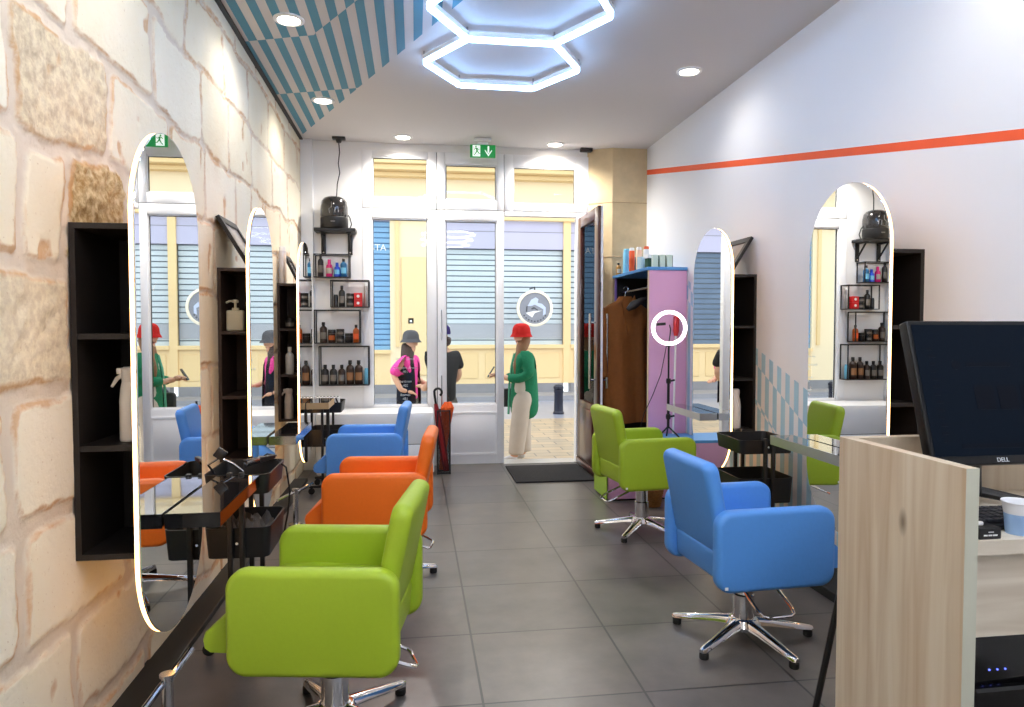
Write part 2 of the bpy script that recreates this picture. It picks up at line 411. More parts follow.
struct('gap_shade_strip', box(B(), XL - .01, XL + .028, 2.2, YB - .06, ZC - .012, ZC - .001), BLACKM)  # black strip painting the shadow gap where stone wall meets ceiling
struct('baseboard_left', box(B(), XL - .03, XL + .115, .8, 6.4, 0, .03, .004), mat('black_skirting', (9, 8, 8), .5))

# stone pilaster right of the entrance
PIL = mat('pilaster_stone', (206, 184, 146), .85, vary=.18, scale=9, bump=.5)
bm = B()
poly(bm, [(1.73, YB), (1.955, 6.82), (XR, 6.82), (XR, YB + .2), (1.73, YB + .2)], ZC - .001)
for z in (.62, 1.25, 1.88, 2.5):
    for v in (): pass
pil = struct('trim_2', bm, PIL)
bm = B()
for z in (.5, 1.02, 1.55, 2.08, 2.62):
    a, c_ = V((1.73, YB, z)), V((1.955, 6.82, z))
    tube(bm, [(1.74, YB - .007, z), (1.954, 6.819, z + .004), (XR, 6.819, z)], .004, 4)
obj('mortar_joint', bm, mat('pilaster_joint', (176, 150, 116), .9), pil, 0)

# ------------------------------------------------------------------ shop front
wb = B()
box(wb, XL - .2, -.5, YB, YB + .14, 0, ZC)                      # white pier with the product shelves
box(wb, -.5, 1.76, YB, YB + .14, 3.09, ZC)                      # header
box(wb, -.5, .215, YB + .02, YB + .12, 0, .50)                  # wall under the window
struct('wall_back', wb, WHITE)
struct('trim_3', box(B(), XL, -.957, YB - .05, YB, 0, ZC - .001, .004), PVC)
def frame_rect(bm, X0, X1, Z0, Z1, gx0, gx1, gz0, gz1, y0, y1, bead=.012):
    box(bm, X0, gx0, y0, y1, Z0, Z1, .004); box(bm, gx1, X1, y0, y1, Z0, Z1, .004)
    box(bm, gx0, gx1, y0, y1, Z0, gz0, .004); box(bm, gx0, gx1, y0, y1, gz1, Z1, .004)
    # glazing bead
    yb = y0 + .012
    for a in ((gx0, gx0 + bead, gz0, gz1), (gx1 - bead, gx1, gz0, gz1), (gx0, gx1, gz0, gz0 + bead), (gx0, gx1, gz1 - bead, gz1)):
        box(bm, a[0], a[1], yb, yb + .02, a[2], a[3])
def window(name, X, Z, g, y0=YB - .005, y1=YB + .075, pane=PANE):
    r = structE(name, ((X[0] + X[1]) / 2, YB, Z[0])); ox, oy, oz = r.location
    bm = B(); frame_rect(bm, X[0] - ox, X[1] - ox, Z[0] - oz, Z[1] - oz, g[0] - ox, g[1] - ox, g[2] - oz, g[3] - oz, y0 - oy, y1 - oy)
    obj('window_frame', bm, PVC, r)
    obj('seal', frame_seal(g, ox, oz), BLACKM, r, 0)
    obj('pane', box(B(), g[0] - ox - .004, g[1] - ox + .004, .038, .042, g[2] - oz - .004, g[3] - oz + .004), pane, r, 0)
    return r
def frame_seal(g, ox, oz):
    bm = B(); w = .005; y = .024
    for a in ((g[0] + .012, g[0] + .012 + w, g[2] + .012, g[3] - .012), (g[1] - .012 - w, g[1] - .012, g[2] + .012, g[3] - .012), (g[0] + .012, g[1] - .012, g[3] - .012 - w, g[3] - .012)):
        box(bm, a[0] - ox, a[1] - ox, y, y + .012, a[2] - oz, a[3] - oz)
    return bm
w1 = window('window_1', (-.5, .2145), (.50, 2.527), (-.412, .131, .607, 2.437))
window('window_2', (-.5, .2145), (2.533, 3.09), (-.405, .133, 2.635, 3.03))
window('window_3', (.2205, .8805), (2.533, 3.09), (.298, .812, 2.63, 2.978))
window('window_4', (.8865, 1.76), (2.533, 3.09), (.972, 1.613, 2.605, 2.975))
struct('trim_4', box(box(box(B(), .2145, .2205, YB + .02, YB + .06, 0, 3.09), .8805, .8865, YB + .02, YB + .06, 2.5, 3.09), -.5, 1.76, YB + .02, YB + .06, 2.527, 2.533), BLACKM)
# window lettering, applied to the outside of window_1 so it reads in reverse from the room
bm = B()
for s, z, sz in (('lundi : fermé', 1.065, .036), ('mardi, mercredi', .977, .036), ('19h', .935, .036), ('vendredi', .841, .036), ('20h', .80, .036), ('samedi', .708, .036), ('18h', .668, .036)):
    add_text(bm, s, sz, T(.045, .0455, z - .5) @ RZ(PI) @ RX(PI / 2) @ T(0, 0, 0))
bmesh.ops.translate(bm, verts=bm.verts, vec=(0.0, 0, 0))
obj('lettering', bm, mat('white_vinyl', (250, 250, 250), .6, vary=.01), w1, 0)
# door_1: fixed white leaf with a lower panel
d1 = structE('door_1', (.55, YB, 0)); bm = B(); ox = .55
frame_rect(bm, .2205 - ox, .8805 - ox, .012, 2.527, .297 - ox, .812 - ox, .61, 2.43, -.005, .075)
obj('door_frame', bm, PVC, d1)
bm = B(); box(bm, .36 - ox, .79 - ox, -.008, 0, .125, .51, .003); bmesh.ops.translate(bm, verts=bm.verts, vec=(0, -.002, 0))
ringslab(bm, .47, .43, .002, .02, -.014, -.004, T(.575 - ox, 0, .318) @ RX(PI / 2) @ RX(PI) , 1)
obj('door_panel', bm, PVC, d1)
obj('pane', box(B(), .293 - ox, .816 - ox, .038, .042, .606, 2.434), PANE, d1, 0)
obj('seal', frame_seal((.297, .812, .61, 2.43), ox, 0), BLACKM, d1, 0)
obj('hinge_bar', box(box(B(), .255 - ox, .263 - ox, -.014, -.004, 1.25, 1.55), .255 - ox, .263 - ox, -.014, -.004, .6, .9), STEEL, d1)
# door frame round the opening
bm = B(); box(bm, 1.62, 1.76, YB - .005, YB + .09, 0, 2.527, .004); box(bm, .8865, 1.62, YB - .005, YB + .075, 2.485, 2.527, .003)
struct('trim_5', bm, PVC)
struct('trim_6', box(B(), .88, 1.62, YB - .03, YB + .2, 0, .008), mat('threshold_metal', (196, 192, 188), .35, .6))
# door_2: open brown leaf, seen from its street side
DW = mat('brown_door_wood', (74, 34, 24), .28, vary=.18, scale=6, stretch=(8, 8, 1), coat=.3)
d2 = structE('door_2', (1.625, 6.93, 0)); bm = B()
y1, y0 = -.02, -.80
def leaf(bm, a, c):
    box(bm, a, c, y0, y0 + .12, .02, 2.465, .003); box(bm, a, c, y1 - .11, y1, .02, 2.465, .003)
    box(bm, a, c, y0 + .12, y1 - .11, .02, .66, .003); box(bm, a, c, y0 + .12, y1 - .11, 2.36, 2.465, .003)
leaf(bm, 0, .028)
for q in ((.10, .60),):
    box(bm, -.012, 0, y0 + .15, y1 - .14, q[0], q[1], .008)
box(bm, -.02, 0, y0 + .02, y1 - .02, .02, .075, .006)
obj('outer_leaf', bm, DW, d2)
bm = B(); leaf(bm, .0285, .05); obj('inner_leaf', bm, PVC, d2)
obj('pane', box(B(), .022, .026, y0 + .115, y1 - .105, .655, 2.365), PANE, d2, 0)
for s, m_ in ((-1, 0), (1, .05)):
    bm = B(); X = m_ + s * .055
    tube(bm, [(X, y0 + .06, .82), (X, y0 + .06, 1.50)], .012, 10)
    for z in (.9, 1.42): tube(bm, [(m_, y0 + .06, z), (X, y0 + .06, z)], .008, 8)
    obj('door_handle', bm, STEEL, d2)
obj('door_lock', box(B(), .02, .03, y0 - .003, y0 + .001, 1.7, 1.78), BLACKM, d2)
# black sensor and cable rose on the ceiling
t = obj('motion_sensor', box(B(), -.06, .06, -.03, .03, -.035, 0, .006), BLACKM, loc=(1.70, 6.88, ZC)); tag(t, 'small black sensor on the ceiling by the stone pilaster', 'sensor')

# ------------------------------------------------------------------ ceiling lamps
hx = thing('hexagon_ceiling_lamp', 'glowing white honeycomb tube lamp on the ceiling', 'lamp', (.58, 4.2, ZC))
P = dict(a=(.317, 4.23), b=(.845, 4.23), c=(1.09, 4.63), d=(.85, 5.03), e=(.32, 5.03), f=(.066, 4.63), g=(1.085, 3.81), h=(.075, 3.83), i=(.845, 3.40), j=(.317, 3.40), k=(1.085, 2.98), l=(.845, 2.56), m=(.317, 2.56), n=(.075, 2.98))  # nearest cell lies unseen, added to give the room more light
for q in ('ab', 'bc', 'cd', 'de', 'ef', 'fa', 'bg', 'gi', 'ij', 'jh', 'ha', 'ik', 'kl', 'lm', 'mn', 'nj'):
    p0, p1 = V(P[q[0]] + (0,)) - V((.58, 4.2, 0)), V(P[q[1]] + (0,)) - V((.58, 4.2, 0))
    d_ = (p1 - p0); ln = d_.length; an = math.atan2(d_.y, d_.x); mid = (p0 + p1) / 2
    M = T(mid.x, mid.y, -.074) @ RZ(an)
    obj('lamp_tube', pillow(B(), ln - .006, .022, .028, .010, .007, M, 4), LEDHEX, hx)
    bm = B(); box(bm, -ln / 2 + .006, ln / 2 - .006, -.017, .017, -.0595, -.03, .003, T(mid.x, mid.y, 0) @ RZ(an))
    obj('tube_housing', bm, PVC, hx)
for k in 'abcdefghij':
    p = V(P[k] + (0,)) - V((.58, 4.2, 0)); obj('hanger', lathe(B(), [(.006, -.06), (.006, 0)], (p.x, p.y, 0), 8), STEEL, hx)
for (x, y), lab in zip(((-.715, 4.264), (-.707, 5.719), (-.104, 6.70), (1.359, 6.76), (1.90, 4.727), (1.9, 2.4), (-.7, 2.4)),
        ('round downlight set in the blue stripes, the nearer of the two', 'round downlight set in the blue stripes, nearer the shop front',
         'round ceiling downlight above the left transom window', 'round ceiling downlight above the right transom window', 'round ceiling downlight near the right wall, beyond the honeycomb lamp', 'added unseen fill downlight above the reception desk', 'added unseen fill downlight by the stone wall')):  # the last two are unseen, added to brighten the room
    t = thing('downlight', lab, 'downlight', (x, y, ZC), group='round ceiling downlights')
    bm = B(); lathe(bm, [(.088, -.001), (.088, -.008), (.066, -.012), (.062, -.004), (.062, -.001)], n=28, caps=(False, False)); obj('trim_ring', bm, PVC, t)
    bm = B(); lathe(bm, [(.062, -.001), (.062, -.005), (.03, -.006)], n=24); obj('diffuser', bm, LEDDOWN, t)
    sp = bpy.data.lights.new('downlight_lamp', 'SPOT'); sp.energy = 6 if x > 1.5 else 12 if x < -.5 else 62; sp.color = (1, .95, .88); sp.spot_size = D(150); sp.spot_blend = .8; sp.shadow_soft_size = .05
    so = bpy.data.objects.new('downlight_lamp', sp); COL.objects.link(so); so.parent = t; so.location = (0, 0, -.03)
# exit sign
t = thing('exit_sign', 'green emergency exit sign with running figure and down arrow', 'sign', (.643, 6.66, 3.0))
SG = mat('sign_green', (8, 120, 52), .4, emit=(8, 130, 56), estr=.35); SW = mat('sign_white', (240, 248, 240), .4, emit=(240, 250, 240), estr=.35)
obj('sign_body', box(B(), -.12, .12, -.015, .015, -.02, .098, .004), SG, t)
obj('mount', box(box(B(), -.05, .05, -.02, .02, .098, .12, .005), -.08, .08, -.03, .03, .14, .16, .008), PVC, t)
bm = B(); box(bm, -.098, -.025, -.017, -.0152, -.013, .09)
obj('white_field', bm, SW, t, 0)
bm = B()
Q = T(-.06, -.0172, .04) @ RX(PI / 2)
lathe(bm, [(.0075, 0), (.0075, .0012)], (-.006, .037, 0), 12, Q)
for pts in ([(-.008, .027), (.006, .027), (.012, .0), (-.002, -.002)], [(-.002, .0), (.010, .0), (.026, -.022), (.02, -.027)], [(-.002, .0), (.006, -.006), (-.006, -.028), (-.024, -.046), (-.03, -.041), (-.014, -.026)],
            [(-.008, .027), (-.006, .02), (-.024, .006), (-.028, .010)], [(.006, .027), (.004, .02), (.018, .008), (.03, .014), (.028, .019), (.018, .014)], [(.02, -.027), (.026, -.022), (.034, -.024), (.034, -.03)]):
    poly(bm, pts, .0012, Q)
obj('running_figure', bm, SG, t, 0)
bm = B(); Q = T(.052, -.0152, .04) @ RX(PI / 2)
poly(bm, [(-.008, .045), (.008, .045), (.008, -.02), (-.008, -.02)], .0015, Q); poly(bm, [(0, -.05), (.034, .0), (.034, .014), (0, -.03), (-.034, .014), (-.034, .0)], .0017, Q)
obj('down_arrow', bm, SW, t, 0)

# ------------------------------------------------------------------ styling chairs
def chair(label, m, x, y, rz, star, pedal, lift=0., group=None):
    t = thing('styling_chair', label, 'chair', (x, y, 0), D(rz), group)
    zt = .308 + lift
    for s in (-1, 1):
        obj('armrest', pillow(B(), .528, .33, .066, .064, .022, T(0, s * .232, zt + .165) @ RX(PI / 2), 10), m, t)
    # seat: cushion that rolls over at the front
    bm = B(); pr = [(-.22, .075), (-.22, .19), (.10, .205), (.235, .20), (.275, .18), (.355, .11), (.362, .088), (.357, .062), (.34, .05), (.2, .045), (-.2, .045)]
    loops = []
    for yv, sh in ((-.198, .985), (-.19, 1), (.19, 1), (.198, .985)): loops.append([(px * sh, yv, zt + (pz - .09) * sh + .09) for px, pz in pr])
    rings(bm, loops[::-1]); obj('seat', bm, m, t, 50)
    # backrest: leans outwards, passes down between the arms
    bm = B(); M = T(-.232, 0, zt + .322) @ RY(D(-11.5)) @ RZ(PI / 2) @ RX(PI / 2)
    pillow(bm, .432, .395, .068, .045, .028, M, 8)
    obj('backrest', bm, m, t)
    # lower wrap behind the seat
    bm = B(); pillow(bm, .40, .13, .05, .03, .02, T(-.205, 0, zt + .09) @ RY(D(-4)) @ RZ(PI / 2) @ RX(PI / 2), 6); obj('seat_back_panel', bm, m, t)
    obj('seat_plate', box(B(), -.12, .12, -.12, .12, zt - .012, zt + .03, .006), BLACKM, t)
    bm = B(); lathe(bm, [(.046, .07), (.046, .2), (.04, .205), (.04, zt - .015), (.052, zt - .014), (.052, zt - .01)], n=24); obj('gas_column', bm, CHROME, t)
    bm = B(); lathe(bm, [(.07, .055), (.075, .07), (.06, .095), (.047, .1)], n=24); obj('hub', bm, CHROME, t)
    a0 = D(star - rz)
    for k in range(5):
        M = RZ(a0 + 2 * PI * k / 5); bm = B(); loops = []
        for r, w, z0, z1 in ((.05, .032, .062, .098), (.12, .027, .056, .086), (.22, .022, .04, .066), (.305, .018, .028, .05), (.318, .012, .03, .044)):
            loops.append([(r, w * c, z0 + (z1 - z0) * q) for c, q in ((-1, .1), (-.8, .75), (-.35, 1), (.35, 1), (.8, .75), (1, .1), (.7, 0), (-.7, 0))])
        vs = rings(bm, loops); bmesh.ops.transform(bm, matrix=M, verts=vs)
        l = obj('base_leg', bm, CHROME, t, 50)
        bm = B(); lathe(bm, [(.018, 0), (.02, .004), (.02, .022), (.012, .032)], (.298, 0, 0), 14, M); obj('glide', bm, RUBBER, l)
    ap = D(pedal - rz); bm = B()
    tube(bm, [(.03, .07, zt - .01), (.10, .075, zt - .03), (.23, .078, zt - .085), (.262, .07, zt - .1), (.272, .05, zt - .105), (.272, -.05, zt - .105), (.262, -.07, zt - .1), (.23, -.078, zt - .085), (.10, -.075, zt - .03), (.03, -.07, zt - .01)], .007, 8)
    bmesh.ops.transform(bm, matrix=RZ(ap), verts=bm.verts); obj('pump_pedal', bm, CHROME, t)
    obj('care_tag', box(B(), -.236, -.222, -.2662, -.2648, zt + .02, zt + .032), PVC, t, 0)
    return t
chair('lime green styling chair closest to the camera, by the stone wall', GREEN, -.275, 2.40, 171, 44, 12)
chair('orange leatherette styling chair with square arms', ORANGE, -.185, 3.80, 175, 20, 350)
chair('blue styling chair by the stone wall, behind the orange one', BLUE, -.335, 5.16, 176, 30, 10)
chair('lime green styling chair beside the pink cabinet', GREEN, 1.51, 4.52, 7, 158, 185, .025)
chair('blue styling chair in front of the wooden reception desk', BLUE, 1.43, 2.88, 4, 69, 275)

# ------------------------------------------------------------------ styling stations
def station_mirror(label, side, yc, zc=1.18, w=.62, h=1.68, rz=0):
    """side -1: stone wall, +1: painted wall"""
    wx = XL if side < 0 else XR; xf = wx - side * (.245 if side < 0 else .275)
    t = thing('oval_mirror', label, 'mirror', (xf, yc, zc - h / 2), D(rz), None)
    M = T(0, 0, h / 2) @ RZ(PI / 2 if side < 0 else -PI / 2) @ RX(PI / 2)   # local XY -> world YZ, +Z towards the room
    bm = B(); pillow(bm, w, h, .006, w / 2, .0015, M @ T(0, 0, -.003), 24, 0, 2)
    obj('mirror_glass', bm, MIRROR, t, 20)
    bm = B(); ringslab(bm, w - .004, h - .004, w / 2 - .002, .012, -.0185, -.0065, M, 24); obj('light_rim', bm, LEDRIM, t, 30)
    bm = B(); pillow(bm, w - .06, h - .06, .018, w / 2 - .03, .002, M @ T(0, 0, -.0165), 20, 0, 1); obj('back_panel', bm, BLACKM, t, 30)
    return t
for lab, sd, y in (('oval backlit mirror on the stone wall, largest and closest to the camera', -1, 2.54), ('oval backlit mirror on the stone wall, between two shelf towers', -1, 3.99), ('oval backlit mirror on the stone wall, closest to the shop front', -1, 5.53),
                   ('oval backlit mirror on the white wall, behind the reception desk', 1, 3.10), ('oval backlit mirror on the white wall, beside the pink cabinet', 1, 4.63)):
    station_mirror(lab, sd, y, 1.18 if sd < 0 else 1.215, rz=.75 if y == 3.99 else 0)
def tower(label, side, y, m, z0=.63, z1=1.70, dp=.34):
    wx = XL if side < 0 else XR
    t = thing('wall_shelf_tower', label, 'shelf', (wx, y, z0)); s = -side; w = .216 if side < 0 else .246; h = z1 - z0; g = s * .004; e = .018
    X = lambda a, c: (min(s * a, s * c), max(s * a, s * c))
    bm = B()
    box(bm, *X(.0, e), 0, dp, 0, h); box(bm, *X(w - e, w), 0, dp, 0, h); box(bm, *X(e, w - e), 0, dp, 0, e); box(bm, *X(e, w - e), 0, dp, h - e, h)
    obj('tower_body', bm, m, t, 0)
    obj('back_panel', box(B(), *X(e, w - e), dp - .01, dp, e, h - e), m, t, 0)
    for k in (1, 2):
        zz = h * k / 3; obj('shelf_board', box(B(), *X(e, w - e), .004, dp - .01, zz - e / 2, zz + e / 2), m, t, 0)
    return t
tower('black three compartment shelf tower on the stone wall, closest to the camera', -1, 2.365, BLACKW)
tl2 = tower('lamplit brown shelf tower holding a cream pump bottle', -1, 4.02, BLACKW_LIT)
tower('lamplit brown shelf tower on the stone wall, closest to the shop front', -1, 5.70, BLACKW_LIT, .63, 1.72)
tower('black shelf tower behind the computer screen', 1, 2.925, BLACKW, .66, 1.73)
tower('black shelf tower with a white bottle on the white wall', 1, 4.512, BLACKW, .66, 1.735)
for zz in (.13, .22):
    bm = B(); pillow(bm, .075, .075, .008, .01, .003, T(.11, .326, zz) @ RX(PI / 2)); o = obj('power_socket', bm, BLACKM, tl2)
    bm = B(); lathe(bm, [(.022, 0), (.022, .003)], n=16, M=T(.11, .3215, zz) @ RX(PI / 2)); obj('socket_face', bm, BLACKW_LIT, o)
EDGED = mat('polished_dark_edge', (58, 58, 60), .06, 1); EDGER = mat('satin_steel_edge', (206, 207, 208), .38, 1)
def styling_table(label, side, y0, y1, x, z, edge=EDGE):  # narrow tables mounted against the mirror fronts
    wx = XL + .248 if side < 0 else XR - .279
    t = thing('styling_table', label, 'table', (wx, y0, z)); s = -side; d = abs(x - wx); ln = y1 - y0
    X = lambda a, c: (min(s * a, s * c), max(s * a, s * c))
    obj('top', box(B(), *X(.004, d - .004), .004, ln - .004, -.006, 0, .001), TABLETOP, t, 0)
    bm = B()
    box(bm, *X(d - .004, d), 0, ln, -.048, 0); box(bm, *X(.001, d - .004), 0, .004, -.048, 0); box(bm, *X(.001, d - .004), ln - .004, ln, -.048, 0)
    obj('edge_band', bm, edge, t, 0)
    obj('underside', box(B(), *X(.002, d - .006), .006, ln - .006, -.044, -.0065), BLACKM, t, 0)
    obj('bracket', box(B(), *X(.002, .03), ln * .3, ln * .7, -.07, -.044, .004), BLACKM, t, 0)
styling_table('narrow glossy dark styling table under the largest mirror', -1, 2.42, 3.01, -.645, .757, EDGED)
styling_table('narrow glossy styling table at the middle of the stone wall', -1, 4.08, 4.68, -.672, .757)
styling_table('narrow styling table nearest the shop front, pale front edge', -1, 5.46, 5.84, -.655, .80, mat('pale_edge', (196, 160, 112), .4, vary=.1))
styling_table('narrow steel edged styling table behind the reception desk', 1, 2.92, 3.54, 1.90, .79, EDGER)
styling_table('narrow steel edged styling table near the ring light', 1, 4.50, 5.13, 1.905, .79, EDGER)
def trolley(label, x, y, levels, w=.27, dpt=.36, rz=0):
    t = thing('salon_trolley', label, 'trolley', (x, y, 0), rz)
    for z0, z1 in levels:
        bm = B(); lo = [(px, py, z0) for px, py in rrect(w - .02, dpt - .02, .03, 5)]; hi = [(px, py, z1) for px, py in rrect(w, dpt, .036, 5)]
        hi2 = [(px, py, z1) for px, py in rrect(w - .012, dpt - .012, .032, 5)]; lo2 = [(px, py, z0 + .006) for px, py in rrect(w - .032, dpt - .032, .026, 5)]
        rings(bm, [lo, hi, hi2, lo2]); obj('tray', bm, BLACKM, t)
    bm_ = None; zt = levels[0][1] + .012
    for sy in (-1, 1):
        for sx in (-.024, .024):
            obj('post', box(B(), sx - .01, sx + .01, sy * (dpt / 2 + .012) - .01, sy * (dpt / 2 + .012) + .01, .07, zt, .002), BLACKM, t)
        obj('foot_bar', box(B(), -w / 2, w / 2, sy * (dpt / 2 + .012) - .014, sy * (dpt / 2 + .012) + .014, .056, .076, .004), BLACKM, t)
        for sx in (-1, 1):
            bm = B(); lathe(bm, [(.02, -.009), (.026, -.006), (.026, .006), (.02, .009)], n=16, M=T(sx * (w / 2 - .02), sy * (dpt / 2 + .012), .027) @ RX(PI / 2)); box(bm, sx * (w / 2 - .02) - .008, sx * (w / 2 - .02) + .008, sy * (dpt / 2 + .012) - .013, sy * (dpt / 2 + .012) + .013, .03, .06)
            obj('caster', bm, RUBBER, t)
        for z0, z1 in levels:
            bm = B(); lathe(bm, [(.006, 0), (.006, .006)], n=10, M=T(0, sy * (dpt / 2 + .004) , (z0 + z1) / 2) @ RX(PI / 2 * sy)); obj('bolt', bm, CHROME, t)
    return t
trolley('black two tray trolley with hair tools, behind the nearest green chair', -.745, 3.22, ((.67, .755), (.40, .53)))
trolley('black tray trolley by the shop front, behind the left blue chair', -.735, 6.06, ((.67, .755), (.39, .53)), .27, .32)
trolley('black tray trolley against the checked right wall', 2.05, 4.02, ((.63, .712), (.335, .485)), .34, .36)
# wall plinths that carry the right-hand stations
struct('baseboard_right', box(B(), XR - .25, XR + .03, 2.0, 4.2, 0, .05, .004), MATS['black_skirting'])
#t = obj('floor_plinth', box(box(B(), -.16, .16, -.62, .62, 0, .16, .008), -.10, .16, -.5, .5, .161, .30, .008), BLACKM, loc=(2.05, 3.35, 0)); tag(t, 'low black stepped plinth on the floor against the checked wall', 'plinth')
def footrest(label, x, y, rz):
    t = thing('footrest', label, 'footrest', (x, y, 0), D(rz))
    bm = B(); lathe(bm, [(.05, 0), (.05, .006), (.03, .012), (.018, .012), (.018, .24), (.024, .243), (.024, .252)], n=20); obj('post', bm, STEEL, t)
    bm = B(); tube(bm, [(-.03, -.15, .20), (-.01, -.02, .225), (.01, .02, .235), (.03, .15, .26)], .011, 10); obj('foot_bar', bm, CHROME, t)
footrest('chrome T shaped footrest on the floor nearest the camera', -.80, 2.36, 0)
footrest('chrome footrest on the floor beyond the orange chair, by the stone wall', -.83, 5.0, -30)

# ------------------------------------------------------------------ products
def bmat(n, c, r=.3): return mat('bottle_' + n, c, r, vary=.03)
CAPB = mat('bottle_cap_black', (16, 15, 16), .35); LBL = mat('bottle_label_pale', (186, 176, 160), .6)
def prof_bottle(r, h): return [(r * .92, 0), (r, h * .02), (r, h * .66), (r * .93, h * .72), (r * .6, h * .78), (r * .38, h * .81), (r * .38, h * .84)]
def bottle(label, x, y, z, r, h, m, kind='bottle', group=None, cap=CAPB, label_m=None, rz=0, cat=None):
    nm = {'bottle': 'bottle', 'jar': 'jar', 'pump': 'pump_bottle', 'spray': 'spray_bottle', 'can': 'spray_can', 'box': 'carton', 'tube': 'bottle', 'square': 'bottle', 'flask': 'bottle'}[kind]
    t = thing(nm, label, cat or {'jar': 'jar', 'box': 'box', 'can': 'can'}.get(kind, 'bottle'), (x, y, z), rz, group)
    bm = B()
    if kind == 'bottle':
        lathe(bm, prof_bottle(r, h), n=18); obj('bottle_body', bm, m, t)
        bm = B(); lathe(bm, [(r * .46, h * .84), (r * .46, h * .985), (r * .4, h)], n=16); obj('cap', bm, cap, t)
    elif kind == 'flask':
        lathe(bm, [(r * .9, 0), (r, h * .03), (r, h * .5), (r * .8, h * .68), (r * .45, h * .74), (r * .45, h * .77)], n=18); obj('bottle_body', bm, m, t)
        bm = B(); lathe(bm, [(r * .5, h * .77), (r * .45, h), ], n=14); obj('cap', bm, cap, t)
    elif kind == 'square':
        pillow(bm, 2 * r, 1.5 * r, h * .74, r * .3, r * .12, T(0, 0, h * .37), 4); obj('bottle_body', bm, m, t)
        bm = B(); lathe(bm, [(r * .4, h * .74), (r * .4, h)], n=14); obj('cap', bm, cap, t)
    elif kind == 'jar':
        lathe(bm, [(r * .93, 0), (r, h * .05), (r, h * .68)], n=20); obj('jar_body', bm, m, t)
        bm = B(); lathe(bm, [(r * 1.02, h * .69), (r * 1.02, h * .97), (r * .95, h)], n=20); obj('lid', bm, cap, t)
    elif kind in ('can', 'tube'):
        lathe(bm, [(r * .95, 0), (r, h * .01), (r, h * .84), (r * .9, h * .88)], n=18); obj('can_body', bm, m, t)
        bm = B(); lathe(bm, [(r * .86, h * .88), (r * .86, h * .97), (r * .7, h)], n=18); obj('cap', bm, cap, t)
    elif kind == 'box':
        box(bm, -r, r, -r * .8, r * .8, 0, h, .002); obj('carton_body', bm, m, t, 0)
    elif kind == 'pump':
        pillow(bm, 2 * r, 1.2 * r, h * .66, r * .35, r * .2, T(0, 0, h * .33), 5); obj('bottle_body', bm, m, t)
        bm = B(); lathe(bm, [(r * .42, h * .66), (r * .42, h * .74), (r * .16, h * .745), (r * .16, h * .9)], n=14); lathe(bm, [(r * .36, h * .9), (r * .36, h * .97), (r * .25, h)], n=14)
        tube(bm, [(0, 0, h * .95), (-r * .7, 0, h * .95), (-r * 1.05, 0, h * .9)], r * .13, 8); obj('pump', bm, cap, t)
    elif kind == 'spray':
        lathe(bm, [(r * .95, 0), (r, h * .02), (r * .98, h * .5), (r, h * .53), (r * .86, h * .72), (r * .74, h * .8)], n=20); obj('bottle_body', bm, m, t)
        bm = B(); lathe(bm, [(r * .74, h * .805), (r * .8, h * .9), (r * .78, h * .97), (r * .6, h)], n=18); box(bm, -r * 1.15, 0, -r * .3, r * .3, h * .9, h * .985, .003)
        tube(bm, [(-r * .6, 0, h * .9), (-r * 1.2, 0, h * .84), (-r * 1.65, 0, h * .73)], [r * .22, r * .2, r * .12], 8); obj('trigger_head', bm, cap, t)
    if label_m is not None and kind not in ('box', 'pump'):
        bm = B(); n = 10; lo = [(r * 1.015 * math.cos(D(215 + 110 * k / n)), r * 1.015 * math.sin(D(215 + 110 * k / n))) for k in range(n + 1)]
        if kind == 'square': lo = [(-r * .6, -r * .765), (r * .6, -r * .765)]
        a, b_ = (h * .18, h * .5) if kind not in ('jar',) else (h * .2, h * .55)
        A_ = [bm.verts.new((p, q, a)) for p, q in lo]; B_ = [bm.verts.new((p, q, b_)) for p, q in lo]
        for i in range(len(lo) - 1): bm.faces.new((A_[i], A_[i + 1], B_[i + 1], B_[i]))
        obj('label', bm, label_m, t)
    return t
DK = bmat('black', (24, 21, 21)); DKB = bmat('dark_brown', (46, 28, 20)); AMB = bmat('amber', (176, 82, 18)); PINK = bmat('pink', (222, 30, 120)); BLU = bmat('blue', (30, 76, 200)); TEALB = bmat('teal', (14, 92, 140))
RED = bmat('red', (206, 30, 34)); LBLU = bmat('light_blue', (110, 180, 214)); WHT = bmat('white', (238, 238, 236), .35); CREAM = bmat('cream', (222, 214, 186), .4); MINT = bmat('mint', (206, 226, 214), .5); DGR = bmat('dark_green', (22, 70, 50), .5); ORG = bmat('orange', (234, 92, 40), .4); GRYL = mat('label_grey', (120, 112, 104), .6)
# wire shelves on the pier
def wire_shelf(label, x0, x1, z0, z1):
    t = thing('wire_shelf', label, 'shelf', ((x0 + x1) / 2, 6.94, z0)); w = (x1 - x0) / 2; h = z1 - z0; d = .14; r = .005
    bm = B(); box(bm, -w, w, -d, 0, 0, .008, .001); obj('shelf_board', bm, BLACKM, t, 0)
    for yy in (-d + r, -r):
        bm = B(); box(bm, -w, -w + 2 * r, yy - r, yy + r, .008, h); box(bm, w - 2 * r, w, yy - r, yy + r, .008, h); box(bm, -w, w, yy - r, yy + r, h - 2 * r, h); obj('wire_frame', bm, BLACKM, t, 0)
    bm = B(); box(bm, -w, -w + 2 * r, -d + 2 * r, -2 * r, h - 2 * r, h); box(bm, w - 2 * r, w, -d + 2 * r, -2 * r, h - 2 * r, h); obj('side_rail', bm, BLACKM, t, 0)
wire_shelf('topmost of the four black wire shelves, holding pink and blue bottles', -.945, -.612, 1.848, 2.07)
wire_shelf('black wire shelf offset to the right, holding the red boxes', -.792, -.431, 1.565, 1.826)
wire_shelf('black wire shelf holding dark jars and an orange bottle', -.945, -.517, 1.222, 1.543)
